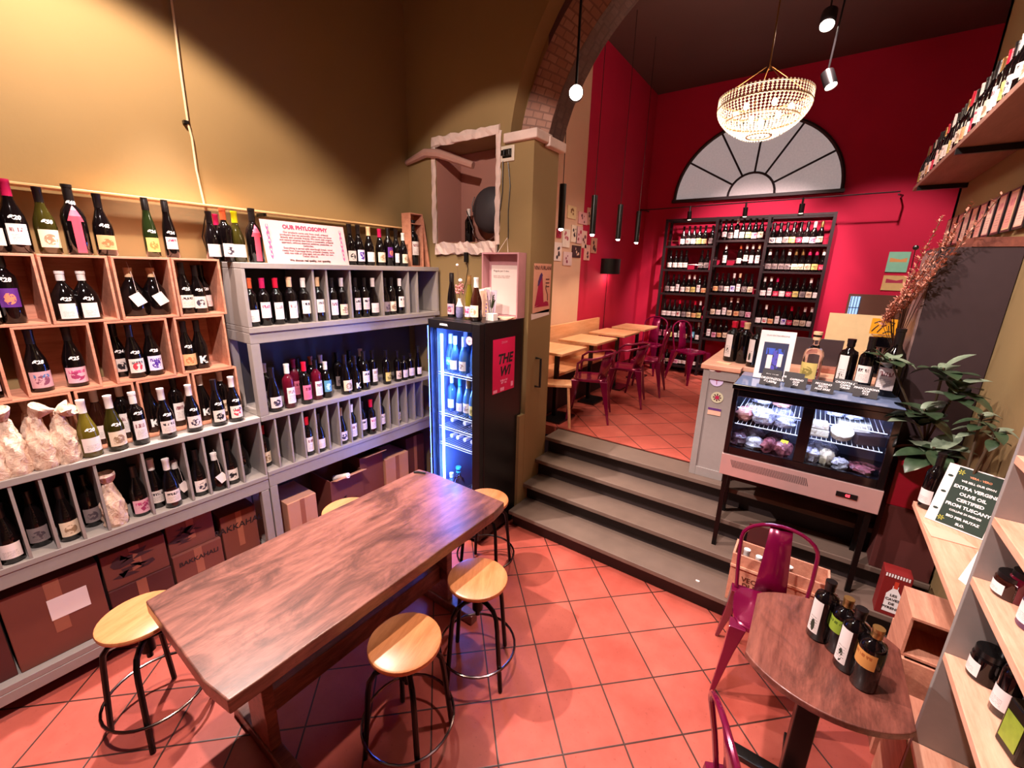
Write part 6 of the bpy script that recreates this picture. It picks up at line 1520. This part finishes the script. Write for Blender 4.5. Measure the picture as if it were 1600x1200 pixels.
o = MB().box(-.036, .036, -.04, .04, 0, .15).build('oil_tin', mat('olive_tin', '#18140c', .35, .3), None, (.655, 1.505, .9605), (0, 0, .25), bevel=.006); tag(o, 'square dark oil tin with yellow-green label on the lower plank', 'tin')
sheet(.06, .09, frame_matrix((-.0365, 0, .070), (0, -1, 0), (0, 0, 1)), .001).build('label', mat('lime_label', '#8a9a30', .5, var=.35, nscale=40), o)
# wooden boxes below the planks
def wbox(loc, w, d, h, rz, lab, lid=True, front=True):
    t = thing('wooden_box', lab, 'box', loc, rz, 'pine boxes stacked beside the round table'); th = .012
    b = MB()
    if front: b.box(0, w, 0, th, 0, h)
    b.box(0, w, d-th, d, 0, h).box(0, th, th, d-th, 0, h).box(w-th, w, th, d-th, 0, h).build('sides', CRATE, t, bevel=.001)
    MB().box(th, w-th, th, d-th, 0, th).build('bottom', CRATE, t)
    if lid: MB().box(0, w, 0, d, h+.0005, h+.012).build('lid', CRATE, t)
wbox((.57, 2.28, .56), .21, .24, .20, 0, 'pine box with burned marks on its lid, uppermost in the stack', True, False)
wbox((.57, 2.25, .0), .215, .34, .26, 0, 'pine box on the floor at the bottom of the stack', False)
wbox((.575, 2.27, .262), .21, .29, .295, 0, 'splintered pine box in the middle of the stack', False, True)
wbox((.57, 1.90, .0), .19, .28, .45, 0, 'upright pine box between table and grey panel')
o = MB().box(0, .10, 0, .20, 0, .30).build('yellow_box', mat('yellow_print_box', '#e0c818', .5, var=.3, nscale=25), None, (.575, 1.60, .0), bevel=.003); tag(o, 'yellow printed carton standing below the pine planks', 'box')
def caves():
    t = thing('wine_carton', 'dark red carton printed with a white bottle, standing on the stairs', 'box', (.565, 2.895, .3405), .0)
    MB().box(0, .12, 0, .10, 0, .27).build('carton_body', mat('deep_red_card', '#7a1414', .6), t, bevel=.002)
    b = MB(); m = frame_matrix((.06, -.0005, .12), (1, 0, 0), (0, 0, 1)); fan2(b, [(-.032, -.095), (.032, -.095), (.032, .02), (.012, .055), (.012, .075), (-.012, .075), (-.012, .055), (-.032, .02)], m, .001); b.build('bottle_print', WHITEINK, t)
    b = MB(); fan2(b, [(-.009, .06), (.009, .06), (.009, .105), (-.009, .105)], m, .0013); b.build('neck_print', mat('orange_red_print', '#c83c28', .5), t)
    for i, s in enumerate(('LES', 'CAVES', 'DE', 'PYRENE')): lettering(s, .021, INK, t, m @ Vector((0, .015-.027*i, .002)), (1, 0, 0), (0, 0, 1), .0008, bold=.0006)
    b = MB()
    for i in range(9): b.box(.006+.012*i, .013+.012*i, -.0015, -.0005, .245, .265)
    b.build('white_stripes', WHITEINK, t)
caves()
# crate with bottles under the display
def bottle_crate():
    A = at(1146, 892, 'z', .34); x0, y0 = -.17, 2.70; w, d, h = .50, .30, .17
    t = thing('bottle_crate', 'pine crate lettered VECCHIE DI, holding bottles under the display fridge', 'crate', (x0, y0, .171+.0), 0)
    H = .34; 
    MB().box(0, w, 0, .012, 0, H).box(0, .012, .012, .18, 0, H).box(w-.012, w, .012, .18, 0, H).box(.012, w-.012, .168, .18, .0, H).build('sides', CRATE, t, bevel=.001)
    MB().box(.012, w-.012, .012, .168, 0, .012).build('bottom', CRATE, t)
    MB().box(-.002, w+.002, -.008, -.001, H-.09, H-.075).build('batten', PINEX, t)
    lettering('VECCHIE\nDI ROSE', .045, mat('burnt_ink', '#5a2818', .7), t, (.16, -.001, .16), (1, 0, 0), (0, 0, 1), .0008, bold=.0008)
bottle_crate()
gq = 'dark bottles standing in the pine crate'
for i, (x, y) in enumerate(((-.10, 2.79), (-.03, 2.755), (.06, 2.80), (.13, 2.76))):
    bottle('burg', 'dark', None, 'white', (x, y, .184), 0, 'in the pine crate under the display', gq, 1.1)
b = MB()
random.seed(6)
for i in range(6):
    for k in range(10):
        a0 = k*.62+(i % 2)*.31; z = .02+.022*i; r = .045+.003*math.sin(i)
        b.tube([(r*math.cos(a0), r*math.sin(a0), z), (r*math.cos(a0+.31), r*math.sin(a0+.31), z+.022), (r*math.cos(a0+.62), r*math.sin(a0+.62), z)], .0035, 4)
b.lathe([(0, .0), (.038, 0), (.038, .14), (0, .15)], 14, cap=False)
o = b.build('netted_bottle', mat('straw_net', '#c0a090', .6), None, (.26, 2.80, .30), (0, 1.15, .5)); tag(o, 'bottle in a pale honeycomb net lying in the pine crate', 'bottle')
o = MB().box(0, .23, 0, .012, 0, .30).build('hardboard', mat('dark_red_board', '#4a1818', .6), None, (-.12, 2.89, .3405)); tag(o, 'dark red board leaning behind the crate under the display', 'board')

b = MB(); q = at(1090, 908, 'z', .17); b.box(-.012, .012, -.006, .006, 0, .004).box(-.004, .008, -.010, -.0065, 0, .006); o = b.build('paper_scrap', WHITEP, None, (q.x, q.y, .1705)); tag(o, 'tiny white paper scrap lying on the lowest stair', 'scrap')

# ------------------------------------------------------------------ bottle labels: say which one, counted from the left within its place
_by = {}
for rec in BOT: _by.setdefault(rec[3], []).append(rec)
for wh, L in _by.items():
    L.sort(key=lambda r: scr(r[0].matrix_basis.translation)[0])
    for i, (o, gw, lw, where, grp, words) in enumerate(L):
        if words: s = words[1]
        else:
            pos = f', {ordw[i]} from left' if len(L) > 1 else ''
            s = f"{gw} bottle{' with '+lw if lw else ''}{pos} {where}"
        tag(o, s, 'bottle', grp)
for s in LABELS:
    if not 4 <= len(s.split()) <= 16: print('LABEL LENGTH', len(s.split()), s)
_seen = set()
for s in LABELS:
    if s in _seen: print('LABEL TWICE', s)
    _seen.add(s)
